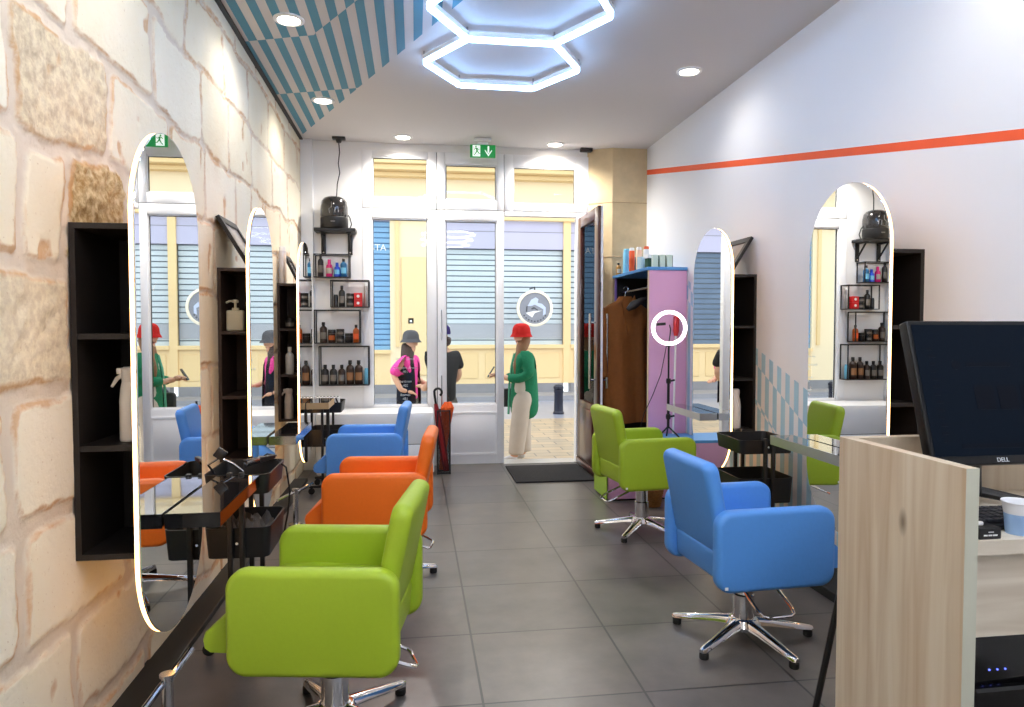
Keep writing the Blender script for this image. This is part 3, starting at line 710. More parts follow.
wire_shelf('lowest of the four black wire shelves, with a row of dark bottles', -.905, -.436, .82, 1.198)
yb = 6.865
g1, g2, g3, g4 = ('bottles on the topmost wire shelf', 'products on the second wire shelf', 'products on the third wire shelf', 'bottles on the lowest wire shelf')
bottle('tall black bottle on the topmost wire shelf', -.885, yb, 1.857, .027, .215, DK, 'bottle', g1, label_m=GRYL)
bottle('bright pink bottle with pink cap on the topmost wire shelf', -.805, yb, 1.857, .032, .165, PINK, 'flask', g1, PINK, label_m=LBL)
bottle('blue bottle beside the pink one on the topmost wire shelf', -.733, yb, 1.857, .031, .135, BLU, 'flask', g1, BLU, label_m=LBLU)
bottle('teal bottle with black cap on the topmost wire shelf, right end', -.672, yb, 1.857, .031, .175, TEALB, 'bottle', g1, label_m=LBLU)
bottle('short slim black tube beside the tall black bottle, second wire shelf', -.748, yb, 1.574, .022, .115, DK, 'tube', g2)
bottle('tall black bottle on the wire shelf with the red boxes', -.69, yb, 1.574, .03, .20, DK, 'bottle', g2, label_m=GRYL)
bottle('black jar at the bottom of the stack beside the red boxes', -.613, yb, 1.574, .037, .063, DK, 'jar', g2, label_m=GRYL)
bottle('black jar stacked on another jar beside the red boxes', -.613, yb, 1.638, .037, .063, DK, 'jar', g2, label_m=GRYL)
for k, l in enumerate(('red square box at the bottom of the red stack', 'red square box stacked on top of the other red box')):
    t = bottle(l, -.537, yb, 1.574 + .066 * k, .038, .065, RED, 'box', g2)
    bm = B(); lathe(bm, [(.014, 0), (.014, .0008)], n=16, M=T(0, -.0306, .034) @ RX(PI / 2)); obj('label', bm, WHT, t)
bottle('slim silver can at the right end of the second wire shelf', -.468, yb + .02, 1.574, .019, .225, mat('silver_can', (190, 186, 182), .3, .7), 'can', g2, WHT)
bottle('tall dark brown bottle at the left end of the jar shelf', -.865, yb, 1.231, .035, .195, DKB, 'bottle', g3, label_m=GRYL)
bottle('dark wide jar beside the tall bottle on the jar shelf', -.787, yb, 1.231, .036, .125, DKB, 'jar', g3, label_m=AMB)
bottle('black jar at the bottom of the pair on the jar shelf', -.708, yb, 1.231, .037, .064, DK, 'jar', g3, label_m=GRYL)
bottle('black jar on top of the pair on the jar shelf', -.708, yb, 1.296, .037, .064, DK, 'jar', g3, label_m=GRYL)
bottle('low black jar beside the orange bottle on the jar shelf', -.628, yb, 1.231, .037, .088, DK, 'jar', g3)
bottle('orange bottle with black cap on the jar shelf', -.56, yb, 1.231, .029, .17, AMB, 'bottle', g3, label_m=ORG)
for k, (x, h, r) in enumerate(((-.853, .19, .036), (-.776, .19, .035), (-.698, .19, .034), (-.619, .232, .037), (-.538, .232, .038))):
    bottle(('first dark bottle from the left on the lowest wire shelf', 'second dark bottle from the left on the lowest wire shelf', 'middle dark bottle of the row on the lowest wire shelf', 'taller dark bottle, left of the two tall ones on the lowest wire shelf', 'taller dark bottle beside the light blue one on the lowest wire shelf')[k], x, yb, .829, r, h, DK if k < 2 else DKB, 'bottle', g4, label_m=GRYL if k < 3 else mat('label_tan', (150, 104, 66), .6))
bottle('small light blue bottle at the right end of the lowest wire shelf', -.466, yb, .829, .021, .155, LBLU, 'tube', g4, LBLU)
# shelf towers
bottle('white spray bottle in the black shelf tower nearest the camera', -.935, 2.47, .63 + 1.07 / 3 + .010, .036, .245, WHT, 'spray', None, WHT)
bottle('cream square pump bottle in a lamplit brown shelf tower', -.995, 4.10, .63 + 2 * 1.07 / 3 + .010, .047, .175, CREAM, 'pump', None, CREAM)
bottle('small dark jar in the shelf tower nearest the shop front', -.985, 5.77, .63 + 2 * 1.09 / 3 + .010, .038, .085, DK, 'jar', label_m=GRYL)
bottle('plain white capped bottle in the shelf tower nearest the shop front', -.99, 5.76, .63 + 1.09 / 3 + .010, .033, .215, WHT, 'bottle', None, WHT)
bottle('off-white spray bottle on the floor of the far shelf tower', -1.0, 5.76, .649, .036, .24, mat('pearl', (214, 204, 194), .3), 'spray', None, mat('pearl', (214, 204, 194)))
bottle('tall pale can standing on top of the far shelf tower', -1.032, 5.735, 1.7205, .03, .29, mat('pearl_can', (216, 214, 216), .3, .2), 'can', None, WHT)
bottle('white spray bottle in the shelf tower on the white wall', 2.19, 4.58, .66 + 1.075 / 3 * 0 + .019, .045, .27, WHT, 'spray', None, WHT)
# leaning black frames on the towers
def lean_frame(label, x0, x1, y0, y1, z, h):
    """bottom edge along x0 on the tower, top edge resting against the wall at x1"""
    t = thing('leaning_frame', label, 'picture frame', (x0, y0, z)); w = y1 - y0; dx = x1 - x0; ln = math.hypot(dx, h); e = .042
    U = V((0, 1, 0)); W = V((dx / ln, 0, h / ln)); Nn = U.cross(W)
    M = Matrix((U, W, Nn)).transposed().to_4x4(); M.translation = V((0, 0, .012))
    bm = B()
    for a in ((0, w, 0, e), (0, w, ln - e, ln), (0, e, e, ln - e), (w - e, w, e, ln - e)):
        box(bm, a[0], a[1], a[2], a[3], -.011, .011, .002, M)
    obj('frame', bm, BLACKM, t, 0)
    obj('pane', box(B(), e - .002, w - e + .002, e - .002, ln - e + .002, -.002, .002, 0, M), mat('frame_print', (176, 172, 172), .15, vary=.1, coat=.4), t, 0)
lean_frame('black frame leaning on the tower with the cream pump bottle', -.90, -1.058, 3.99, 4.36, 1.702, .265)
lean_frame('black frame leaning on top of the far shelf tower', -.925, -1.03, 5.80, 6.03, 1.722, .215)
lean_frame('black frame leaning on top of the tower on the white wall', 2.13, 2.28, 4.52, 4.84, 1.737, .24)
# speaker on its bracket shelf
t = thing('bracket_shelf', 'black bracket shelf under the speaker', 'shelf', (-.74, 6.945, 2.275))
obj('shelf_board', box(B(), -.19, .19, -.20, 0, 0, .032, .004), BLACKM, t, 0)
for sx in (-.125, .125):
    bm = B(); box(bm, sx - .022, sx + .022, -.012, 0, -.20, 0, .002); box(bm, sx - .022, sx + .022, -.17, 0, -.012, -.0005, .002); tube(bm, [(sx, -.012, -.16), (sx, -.15, -.014)], .01, 6)
    o = obj('bracket', bm, BLACKM, t); obj('screw', lathe(B(), [(.007, 0), (.007, .003)], n=10, M=T(sx, -.012, -.18) @ RX(PI / 2)), STEEL, o)
t = thing('speaker', 'rounded glossy black loudspeaker on the bracket shelf', 'speaker', (-.752, 6.84, 2.3085))
bm = B(); pr = [(.122, 0), (.128, .01), (.128, .10), (.124, .105)]; lathe(bm, pr, n=32); obj('speaker_base', bm, BLACKM, t)
bm = B(); lathe(bm, [(.124, .105), (.128, .115), (.127, .2), (.118, .255), (.096, .285), (.06, .30), (.0005, .304)], n=32, caps=(True, False)); obj('dome', bm, mat('smoked_dome', (34, 32, 32), .12, coat=.6), t)
bm = B(); tube(bm, [(-.03, -.123, .13), (-.034, -.126, .17), (-.01, -.126, .19), (-.012, -.124, .235)], .004, 6); tube(bm, [(.02, -.124, .135), (.018, -.128, .18), (.045, -.121, .19), (.05, -.119, .14)], .004, 6); obj('inner_stems', bm, mat('speaker_grey', (120, 118, 118), .3), t)
obj('maker_plate', box(B(), -.02, .02, -.1295, -.127, .05, .06), mat('speaker_grey', (120, 118, 118)), t, 0)
bm = B(); box(bm, -.06, .06, -.035, .035, -.022, 0, .004); lathe(bm, [(.022, -.05), (.03, -.022)], n=14)
t = thing('power_cable', 'thin black cable hanging from the ceiling to the speaker', 'cable', (-.70, 6.80, ZC)); obj('ceiling_plug', bm, BLACKM, t)
pts = [(0, 0, -.05), (.005, .01, -.14), (-.008, .02, -.24), (.004, .02, -.33), (-.02, .03, -.43), (-.028, .04, -.54), (0, .05, -.62), (.05, .06, -.68), (.09, .07, -.74), (.105, .08, -.80), (.085, .085, -.845), (.07, .085, -.851)]
obj('cord', tube(B(), pts, .0055, 6), BLACKM, t)
# patterned box on the far table, low cabinet, umbrella stand
t = thing('patterned_box', 'black and white zigzag patterned box on the trolley by the shop front', 'box', (-.74, 6.08, .6765))
obj('box_body', box(B(), -.10, .10, -.06, .06, 0, .11, .004), WHITE, t, 0)
bm = B()
for k in range(7):
    x = -.098 + .028 * k
    poly(bm, [(x, .034), (x + .014, .034), (x + .028, .066), (x + .014, .105), (x, .105), (x + .014, .066)], .0012, T(0, -.0602, 0) @ RX(PI / 2))
    poly(bm, [(x, -.055), (x + .014, -.055), (x + .03, 0), (x + .014, .055), (x, .055), (x + .014, 0)], .0012, T(0, 0, .11))
obj('zigzag_pattern', bm, BLACKM, t, 0)
t = thing('low_cabinet', 'low white cabinet with one drawer line under the shop window', 'cabinet', (-.36, 6.68, 0))
obj('cabinet_body', pillow(B(), 1.06, .45, .56, .03, .012, T(0, 0, .315), 5), PVC, t)
obj('drawer_front', box(box(B(), -.515, .515, -.2275, -.2245, .05, .30, .001), -.515, .515, -.2275, -.2245, .306, .575, .001), PVC, t)
obj('drawer_gap', box(B(), -.51, .51, -.2252, -.2242, .298, .308), BLACKM, t, 0)
obj('plinth', box(B(), -.5, .5, -.2, .2, 0, .036), BLACKM, t, 0)
t = thing('umbrella_stand', 'square black mesh umbrella stand beside the white cabinet', 'umbrella stand', (.262, 6.60, 0))
bm = B(); w = .058
for sx in (-1, 1):
    for sy in (-1, 1): box(bm, sx * w - .006, sx * w + .006, sy * w - .006, sy * w + .006, 0, .60)
for zz in (.004, .59):
    for s in (-1, 1):
        box(bm, -w, w, s * w - .006, s * w + .006, zz, zz + .012); box(bm, s * w - .006, s * w + .006, -w, w, zz, zz + .012)
obj('frame', bm, BLACKM, t, 0)
mm = bpy.data.materials.new('wire_mesh'); mm.use_nodes = True; nt = mm.node_tree; b = nt.nodes['Principled BSDF']; b.inputs['Base Color'].default_value = (.012, .012, .013, 1)
tc = nt.nodes.new('ShaderNodeTexCoord'); wv = nt.nodes.new('ShaderNodeTexChecker'); wv.inputs['Scale'].default_value = 160; mt = nt.nodes.new('ShaderNodeMath'); mt.operation = 'MULTIPLY_ADD'; mt.inputs[1].default_value = -.55; mt.inputs[2].default_value = .6
nt.links.new(tc.outputs['Object'], wv.inputs['Vector']); nt.links.new(wv.outputs['Fac'], mt.inputs[0]); nt.links.new(mt.outputs[0], b.inputs['Alpha'])
bm = B()
for s in (-1, 1):
    box(bm, -w + .006, w - .006, s * w - .001, s * w + .001, .016, .59); box(bm, s * w - .001, s * w + .001, -w + .006, w - .006, .016, .59)
obj('mesh_panel', bm, mm, t, 0)
def umbrella(label, m, p0, p1, handle, rmax=.03):
    t = thing('folded_umbrella', label, 'umbrella', p0); a = V(p1) - V(p0)
    bm = B(); N = 12; pts = [a * k / N for k in range(N + 1)]; rr = [.006 + rmax * ((math.sin(PI * min(1, (k / N) * .75 + .18)) ** .7) if handle else (.35 + .9 * (k / N) ** 2 if k < N else .5)) for k in range(N + 1)]
    loops = []
    for p, r in zip(pts, rr): loops.append([(p.x + r * (1 + .28 * (k % 2)) * math.cos(2 * PI * k / 16), p.y + r * (1 + .28 * (k % 2)) * math.sin(2 * PI * k / 16), p.z) for k in range(16)])
    rings(bm, loops); obj('canopy', bm, m, t, 20)
    d = a.normalized()
    if handle:
        bm = B(); q = a + d * .09
        pts = [a, a + d * .06, q] + [q + V((.036 - .036 * math.cos(D(u)), 0, .036 * math.sin(D(u)) )) + d * .02 for u in range(15, 265, 25)]
        tube(bm, pts, .011, 8); obj('handle', bm, BLACKM, t)
    else:
        bm = B(); tube(bm, [a, a + d * .04], .01, 8); obj('handle', bm, BLACKM, t)
umbrella('red folded umbrella with black hook handle in the stand', mat('red_cloth', (150, 18, 24), .7), (.285, 6.572, .03), (.19, 6.565, .66), True, .024)
umbrella('orange folded umbrella in the black stand', mat('orange_cloth', (232, 92, 20), .7), (.245, 6.628, .03), (.305, 6.63, .67), False, .042)
t = obj('door_mat', pillow(B(), .72, .74, .014, .01, .005, T(1.235, 6.43, .0075), 3), mat('mat_black', (22, 20, 22), .95, vary=.4, scale=220, bump=.6)); tag(t, 'black door mat on the tiles inside the open door', 'mat')
# hair tools on the trolleys
t = thing('hair_straightener', 'black and silver hair straightener resting across the trolley tray', 'hair tool', (-.70, 3.28, .755), D(62))
for s in (-1, 1):
    bm = B(); pillow(bm, .20, .022, .014, .008, .004, T(.0, 0, .018 + s * .006) @ RY(D(s * 2.5)), 4); obj('arm', bm, BLACKM, t)
bm = B(); box(bm, -.095, -.01, -.0115, .0115, .008, .03, .002); obj('plate', bm, STEEL, t)
tube_ = tube(B(), [(.10, 0, .016), (.15, .03, .01), (.16, .09, .012), (.13, .13, -.02), (.14, .15, -.12)], .004, 6); obj('cord', tube_, BLACKM, t)
t = thing('phone_holder', 'small black square holder on thin arms, clipped to the trolley', 'holder', (-.83, 3.13, .755), D(10))
bm = B(); box(bm, -.022, .022, -.01, .01, -.022, .022, .003, T(0, 0, .075) @ RY(D(38))); obj('holder_head', bm, BLACKM, t)
obj('arm', tube(tube(B(), [(.005, 0, .055), (.05, 0, .03), (.09, .02, -.01)], .005, 6), [(-.01, 0, .055), (-.05, 0, .03), (-.03, .04, -.012)], .005, 6), STEEL, t)
t = thing('hair_cape', 'crumpled grey cloth cape in the lower tray of the trolley', 'cape', (-.745, 3.22, .455))
bm = B(); n = 20; G = [[None] * n for _ in range(n)]
for i in range(n):
    for j in range(n):
        u, v = i / (n - 1) - .5, j / (n - 1) - .5
        G[i][j] = bm.verts.new((u * .22, v * .30, .055 + .035 * math.sin(u * 19 + 3 * math.sin(v * 7)) * math.cos(v * 13 + u * 6) + .02 * math.sin(v * 23) - .14 * (u * u + v * v)))
for i in range(n - 1):
    for j in range(n - 1): bm.faces.new((G[i][j], G[i + 1][j], G[i + 1][j + 1], G[i][j + 1]))
bmesh.ops.solidify(bm, geom=bm.faces[:], thickness=.003)
obj('cloth', bm, mat('grey_cloth', (128, 116, 106), .8, vary=.5, scale=20), t)
t = thing('hair_dryer', 'black hair dryer lying in the middle tray by the checked wall', 'hair dryer', (2.0, 3.97, .342), D(30))
bm = B(); lathe(bm, [(.022, -.10), (.03, -.06), (.038, 0), (.04, .05), (.03, .075)], n=20, M=T(0, 0, .05) @ RY(PI / 2)); obj('barrel', bm, BLACKM, t)
obj('handle', tube(B(), [(.02, 0, .045), (.035, .06, .03), (.05, .12, .018)], [.018, .016, .015], 10), BLACKM, t)
obj('cord', tube(B(), [(.05, .12, .018), (.02, .15, .03), (-.04, .10, .08), (-.08, .03, .1), (-.1, -.03, .06)], .004, 6), STEEL, t)
# looping cables under the left-hand trolley tray
t = obj('looped_cable', tube(B(), [(-.63, 3.30, .765), (-.59, 3.31, .73), (-.575, 3.31, .62), (-.585, 3.31, .52), (-.60, 3.31, .44), (-.62, 3.31, .385)], .0045, 6), BLACKM); tag(t, 'black cable looping from the upper tray of the nearest trolley', 'cable')

# ------------------------------------------------------------------ pink cabinet corner
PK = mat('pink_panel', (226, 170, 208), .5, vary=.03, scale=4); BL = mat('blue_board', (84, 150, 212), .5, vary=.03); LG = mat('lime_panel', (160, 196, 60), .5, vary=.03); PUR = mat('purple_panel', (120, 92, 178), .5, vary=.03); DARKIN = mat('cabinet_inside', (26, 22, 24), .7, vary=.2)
t = thing('open_wardrobe', 'tall pink open wardrobe with a blue top board', 'wardrobe', (2.15, 6.22, 0))
w0, w1, y0, y1 = -.18, .155, -.48, .56
obj('side_panel', box(B(), w0, w1, y0, y0 + .03, .02, 1.86, .002), PK, t, 0)
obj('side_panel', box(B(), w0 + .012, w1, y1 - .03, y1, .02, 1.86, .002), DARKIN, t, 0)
obj('edge_strip', box(B(), w0, w0 + .0115, y1 - .045, y1, .02, 1.86), PUR, t, 0)
obj('edge_strip', box(B(), w0 - .004, w0 - .0005, y0, y0 + .03, .02, 1.86), mat('edge_cream', (226, 206, 170), .5), t, 0)
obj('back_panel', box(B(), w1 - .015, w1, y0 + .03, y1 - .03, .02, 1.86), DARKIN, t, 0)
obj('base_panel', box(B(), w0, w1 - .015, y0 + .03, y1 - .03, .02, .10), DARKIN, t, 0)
obj('top_board', box(B(), w0 - .02, w1, y0 - .015, y1 + .01, 1.861, 1.888, .003), BL, t, 0)
obj('hanging_rail', tube(B(), [(-.12, y0 + .03, 1.72), (-.12, y1 - .03, 1.72)], .012, 10), STEEL, t)
t = thing('display_bench', 'low pink bench with a lime green end and blue top', 'bench', (1.895, 5.52, 0))
obj('front_panel', box(B(), -.40, .40, -.19, -.172, .015, .445, .002), PK, t, 0)
obj('end_panel', box(B(), -.405, -.387, -.19, .19, .015, .445, .002), LG, t, 0)
obj('bench_body', box(B(), -.386, .40, -.171, .19, .015, .444), PUR, t, 0)
obj('top_board', box(B(), -.41, .405, -.197, .195, .446, .47, .003), BL, t, 0)
obj('plinth', box(B(), -.38, .39, -.17, .18, 0, .0145), BLACKM, t, 0)
# coat on a hanger
def hanger(name, label, x, y, m, gap, wid, ang):
    t = thing(name, label, 'hanger', (x, y, 1.72), D(ang))
    obj('hook', tube(B(), [(0, 0, -.09), (0, 0, -.035), (.004, 0, -.02), (.024, 0, -.006), (.03, 0, .018), (.014, 0, .03), (-.008, 0, .026), (-.016, 0, .012)], .003, 6), CHROME, t)
    bm = B(); pts = [(-wid, 0, -.19), (-wid * .75, 0, -.155), (-wid * .3, 0, -.105), (0, 0, -.09), (wid * .3, 0, -.105), (wid * .75, 0, -.155), (wid, 0, -.19)]
    tube(bm, pts, [.014, .03, .02, .014, .02, .03, .014] if name == 'padded_hanger' else [.012, .018, .014, .012, .014, .018, .012], 10, flat=1.3); obj('arm', bm, m, t)
    return t
hanger('coat_hanger', 'dark wooden hanger inside the brown coat', 1.925, 6.28, BLACKM, 0, .17, 8)
hanger('padded_hanger', 'wide black hanger on the rail beside the brown coat', 2.03, 5.93, BLACKM, 0, .20, 8)
CO = mat('brown_coat_cloth', (132, 76, 24), .85, vary=.15, scale=30, bump=.15)
t = thing('coat', 'long brown coat hanging in the open pink wardrobe', 'coat', (1.925, 6.28, 0), D(8))
bm = B(); loops = []; n = 40
for z, hw, hd, fold in ((.50, .235, .10, .03), (.52, .235, .10, .032), (.8, .225, .095, .028), (1.1, .215, .09, .022), (1.3, .215, .09, .014), (1.45, .232, .09, .004), (1.54, .225, .075, .002), (1.585, .16, .06, 0), (1.62, .085, .05, 0), (1.66, .06, .045, 0)):
    l = []
    for k in range(n):
        a = 2 * PI * k / n; c, s_ = math.cos(a), math.sin(a); f = 1 + (fold / hd) * math.sin(7 * a + z * 2)
        l.append((hw * abs(c) ** .7 * (1 if c > 0 else -1), hd * f * abs(s_) ** .8 * (1 if s_ > 0 else -1), z))
    loops.append(l)
rings(bm, loops); obj('coat_body', bm, CO, t, 60)
for s in (-1, 1):
    bm = B(); tube(bm, [(s * .20, 0, 1.545), (s * .235, -.015, 1.40), (s * .255, -.03, 1.15), (s * .25, -.06, .92)], [.05, .062, .058, .052], 14); obj('sleeve', bm, CO, t, 60)
bm = B(); poly(bm, [(-.01, 1.30), (.075, 1.60), (.05, 1.665), (0, 1.56), (-.05, 1.665), (-.075, 1.60)], .012, T(0, -.082, 0) @ RX(PI / 2) @ T(0, 0, -.006)); bmesh.ops.transform(bm, matrix=T(0, -.01, 0), verts=bm.verts); obj('collar', bm, CO, t, 0)
t = thing('shoulder_bag', 'black bag hanging at the near end of the wardrobe rail', 'bag', (2.20, 5.84, 0))
bm = B(); pillow(bm, .14, .42, .10, .05, .035, T(0, 0, 1.12) @ RZ(PI / 2) @ RX(PI / 2), 6); obj('bag_body', bm, mat('black_cloth', (20, 19, 21), .8, vary=.3), t)
obj('strap', tube(B(), [(0, -.05, 1.31), (-.03, -.03, 1.5), (-.07, 0, 1.738), (-.03, .03, 1.5), (0, .05, 1.31)], .01, 6), BLACKM, t)
# things on top of the wardrobe
g = 'products on the wardrobe top'; zt = 1.8885
bottle('small amber bottle at the far end of the wardrobe top', 1.985, 6.70, zt, .024, .12, bmat('ochre', (150, 106, 40)), 'bottle', g, label_m=LBL)
bottle('black tube behind the amber bottle on the wardrobe top', 2.045, 6.68, zt, .022, .10, DK, 'tube', g)
bottle('tall light blue spray can on the wardrobe top', 2.005, 6.50, zt, .034, .235, LBLU, 'can', g, LBLU)
bottle('short black can beside the light blue spray can', 2.07, 6.50, zt, .03, .16, DK, 'can', g)
bottle('orange and white can, the first behind the light blue can', 2.0, 6.32, zt, .026, .225, ORG, 'can', g, WHT)
bottle('white can with an orange label in the wardrobe top row', 2.045, 6.25, zt, .027, .225, bmat('peach', (240, 206, 176)), 'can', g, WHT, ORG)
bottle('tall white can beside the white carton on the wardrobe top', 2.085, 6.16, zt, .027, .222, WHT, 'can', g, ORG, ORG)
bottle('pale blue carton lying low on the wardrobe top', 2.02, 6.06, zt, .04, .115, bmat('pale_blue', (186, 214, 224), .5), 'box', g, rz=.3)
bottle('dark green carton on the wardrobe top', 2.045, 5.93, zt, .038, .09, DGR, 'box', g, rz=.2)
bottle('white slanted lid box on top of the dark green carton', 2.045, 5.93, zt + .0905, .046, .03, WHT, 'box', g, rz=.2)
for k, l in enumerate(('pale mint carton, left of the three small ones on the wardrobe corner', 'pale mint carton, middle of the three small ones on the wardrobe corner', 'pale mint carton, right of the three small ones on the wardrobe corner')):
    t = bottle(l, 2.03 + .062 * k, 5.775, zt, .024, .105, MINT, 'box', g)
    obj('side_stripe', box(B(), .0245, .0285, -.019, .019, .002, .1), DGR, t, 0)
# ring light on its stand (stands on the bench)
t = thing('ring_light', 'white glowing ring light on a thin black stand', 'lamp', (2.03, 5.42, .4705), D(-14))
bm = B(); N = 40; tube(bm, [(.128 * math.cos(2 * PI * k / N), 0,   .90 + .128 * math.sin(2 * PI * k / N)) for k in range(N)], .0145, 10, True); obj('ring_lamp', bm, LEDRING, t)
bm = B(); tube(bm, [(.128 * math.cos(2 * PI * k / N), .017, .90 + .128 * math.sin(2 * PI * k / N)) for k in range(N)], .0135, 8, True); obj('ring_housing', bm, PVC, t)
obj('pole', tube(tube(B(), [(0, .02, .10), (0, .02, .48)], .011, 10), [(0, .02, .48), (0, .02, .765)], .0075, 10), BLACKM, t)
for zz in (.47, .18):
    bm = B(); lathe(bm, [(.018, -.02), (.02, 0), (.018, .02)], (0, .02, zz), 14); tube(bm, [(.015, .02, zz), (.05, .02, zz + .008)], .008, 8); obj('clamp', bm, BLACKM, t)
bm = B(); lathe(bm, [(.014, .75), (.018, .765), (.012, .79)], (0, .018, 0), 14); obj('ball_head', bm, BLACKM, t)
obj('phone_arm', tube(B(), [(0, .01, .785), (.006, -.01, .84), (.008, -.02, .89), (.0, -.02, .925)], .005, 6), BLACKM, t)
obj('phone_clamp', box(B(), -.04, .035, -.03, -.008, .922, .944, .004, RY(D(-4))), BLACKM, t)
for k in range(3):
    a = D(90 + 120 * k); obj('stand_leg', tube(B(), [(.0, .02, .10), (.11 * math.cos(a), .02 + .11 * math.sin(a), .008)], .007, 8), BLACKM, t)
obj('cord', tube(B(), [(-.015, .03, .77), (-.03, .035, .68), (-.06, .04, .52), (-.12, .04, .36), (-.19, .05, .2), (-.24, .06, .0)], .0035, 6), BLACKM, t)
t = thing('long_handled_duster', 'white pole with a red head leaning on the pink wardrobe side', 'duster', (2.15, 5.66, .472))
obj('pole', tube(B(), [(0, -.03, .006), (.045, .045, .84)], .009, 8), WHT, t)
obj('head', tube(B(), [(.044, .043, .83), (.049, .048, .87), (.056, .057, .99), (.058, .058, 1.01)], [.012, .02, .02, .008], 10, flat=1.3), RED, t)
t = thing('wicker_basket', 'small round wicker basket on the floor behind the lime green chair', 'basket', (1.80, 5.16, 0))
bm = B(); N = 30
for k in range(9): tube(bm, [((.065 + .003 * k) * math.cos(2 * PI * i / N), (.065 + .003 * k) * math.sin(2 * PI * i / N), .008 + .0155 * k) for i in range(N)], .0085, 6, True)
obj('woven_wall', bm, mat('wicker', (150, 104, 56), .8, vary=.4, scale=60), t)
bm = B(); lathe(bm, [(.065, .001), (.065, .008)], n=24); obj('basket_base', bm, MATS['wicker'], t)

# ------------------------------------------------------------------ reception desk
OAKV = wood('pale_oak_upright', (190, 166, 138), (212, 197, 174), (218, 206, 188), .45, 'Z'); OAKH = wood('pale_oak_level', (196, 182, 162), (216, 206, 188), (222, 213, 198), .45, 'X')
EDG = mat('oak_edge', (196, 196, 178), .5, vary=.05)
t = thing('reception_desk', 'pale oak reception desk with a raised side panel', 'desk', (1.28, 1.49, 0)); zp = 1.04; zc_ = .866; X1 = .98
obj('side_panel', box(B(), 0, .034, -.02, .475, 0, zp, .001), OAKV, t, 0)
obj('edge_strip', box(B(), .0, .034, -.0212, -.0202, 0, zp), EDG, t, 0)
obj('back_panel', box(B(), .0345, X1, .441, .475, 0, zp, .001), OAKV, t, 0)
obj('worktop', box(B(), .0345, X1, -.018, .4405, zc_ - .036, zc_, .001), OAKH, t, 0)
obj('drawer_front', box(B(), .0355, X1, .0, .018, .625, zc_ - .041, .001), OAKH, t, 0)
obj('far_side_panel', box(B(), X1, X1 + .03, 0, .475, 0, zp), OAKV, t, 0)
# computer
t = thing('computer_screen', 'large black computer screen on the reception desk', 'monitor', (1.613, 1.735, .8665), D(-1))
W, Hh = .434, .415; M = T(0, -.02, .128) @ RX(D(-17)) @ T(0, 0, Hh / 2)
obj('screen_case', pillow(B(), W, Hh, .035, .008, .005, M @ T(0, .018, 0) @ RX(PI / 2), 3), mat('screen_plastic', (9, 10, 12), .4, vary=.1, spec=.3), t)
scr = bpy.data.materials.new('dim_screen'); scr.use_nodes = True; b = scr.node_tree.nodes['Principled BSDF']; b.inputs['Base Color'].default_value = (.0015, .003, .006, 1); b.inputs['Roughness'].default_value = .3; b.inputs['Specular IOR Level'].default_value = .06; b.inputs['Emission Color'].default_value = lin((6, 30, 52)); b.inputs['Emission Strength'].default_value = .1
obj('screen', box(B(), -W / 2 + .012, W / 2 - .012, -.0012, -.0002, -Hh / 2 + .024, Hh / 2 - .013, 0, M), scr, t, 0)
bm = B()
for k in range(3): box(bm, -.05 + k * .072, .01 + k * .072, -.0018, -.0013, -.055, .015, 0, M)
for k in range(13): box(bm, -.172, -.155 + .003 * (k % 3), -.0018, -.0013, -.145 + .022 * k, -.138 + .022 * k, 0, M)
box(bm, -.12, .18, -.0018, -.0013, -.162, -.150, 0, M); lathe(bm, [(.014, 0), (.014, .0005)], n=20, M=M @ T(-.09, -.0013, .075) @ RX(PI / 2)); box(bm, -.06, .08, -.0018, -.0013, .07, .082, 0, M)
sc2 = bpy.data.materials.new('dim_screen_windows'); sc2.use_nodes = True; b = sc2.node_tree.nodes['Principled BSDF']; b.inputs['Base Color'].default_value = (.0025, .0035, .006, 1); b.inputs['Specular IOR Level'].default_value = .06; b.inputs['Roughness'].default_value = .3; b.inputs['Emission Color'].default_value = lin((22, 30, 52)); b.inputs['Emission Strength'].default_value = .05
obj('screen_windows', bm, sc2, t, 0)
bm = B(); add_text(bm, 'DELL', .0165, M @ T(-.005, -.0008, -Hh / 2 + .012) @ RX(PI / 2)); obj('maker_logo', bm, mat('logo_silver', (200, 204, 210), .3, emit=(200, 210, 225), estr=.12), t, 0)
obj('stand_neck', tube(B(), [(.0, .055, .28), (.0, .09, .12), (.0, .085, .02)], .022, 10, flat=.6), BLACKM, t)
for s in (-1, 1): obj('stand_foot', tube(B(), [(.0, .09, .03), (s * .10, .0, .014), (s * .16, -.06, .008)], [.016, .012, .007], 8), BLACKM, t)
t = thing('keyboard', 'black keyboard on the reception desk below the screen', 'keyboard', (1.555, 1.60, .8705), D(-2))
obj('keyboard_base', pillow(B(), .44, .13, .014, .008, .004, T(0, 0, .008) @ RX(D(3)), 3), BLACKM, t)
KEY = mat('key_black', (30, 31, 36), .45, vary=.1)
bm = B()
for r in range(5):
    for k in range(18): box(bm, -.212 + k * .0236, -.192 + k * .0236, -.055 + r * .0225, -.036 + r * .0225, .0155 + r * .0012, .0225 + r * .0012, .0015)
o = obj('key_rows', bm, KEY, t, 0); o['kind'] = 'stuff'
t = thing('paper_cup', 'white and blue paper cup at the edge of the reception desk', 'cup', (1.464, 1.515, .8665))
bm = B(); lathe(bm, [(.026, 0), (.027, .002), (.031, .05)], n=28, caps=(True, False)); obj('blue_sleeve', bm, mat('cup_blue', (150, 184, 226), .5), t)
bm = B(); lathe(bm, [(.031, .05), (.0355, .076), (.038, .078), (.0375, .0805), (.0345, .079), (.026, .01), (.0005, .006)], n=28, caps=(False, False)); obj('cup_wall', bm, mat('cup_white', (238, 240, 244), .5), t)
t = thing('card_box', 'small black box with white print at the desk edge', 'box', (1.356, 1.49, .8665))
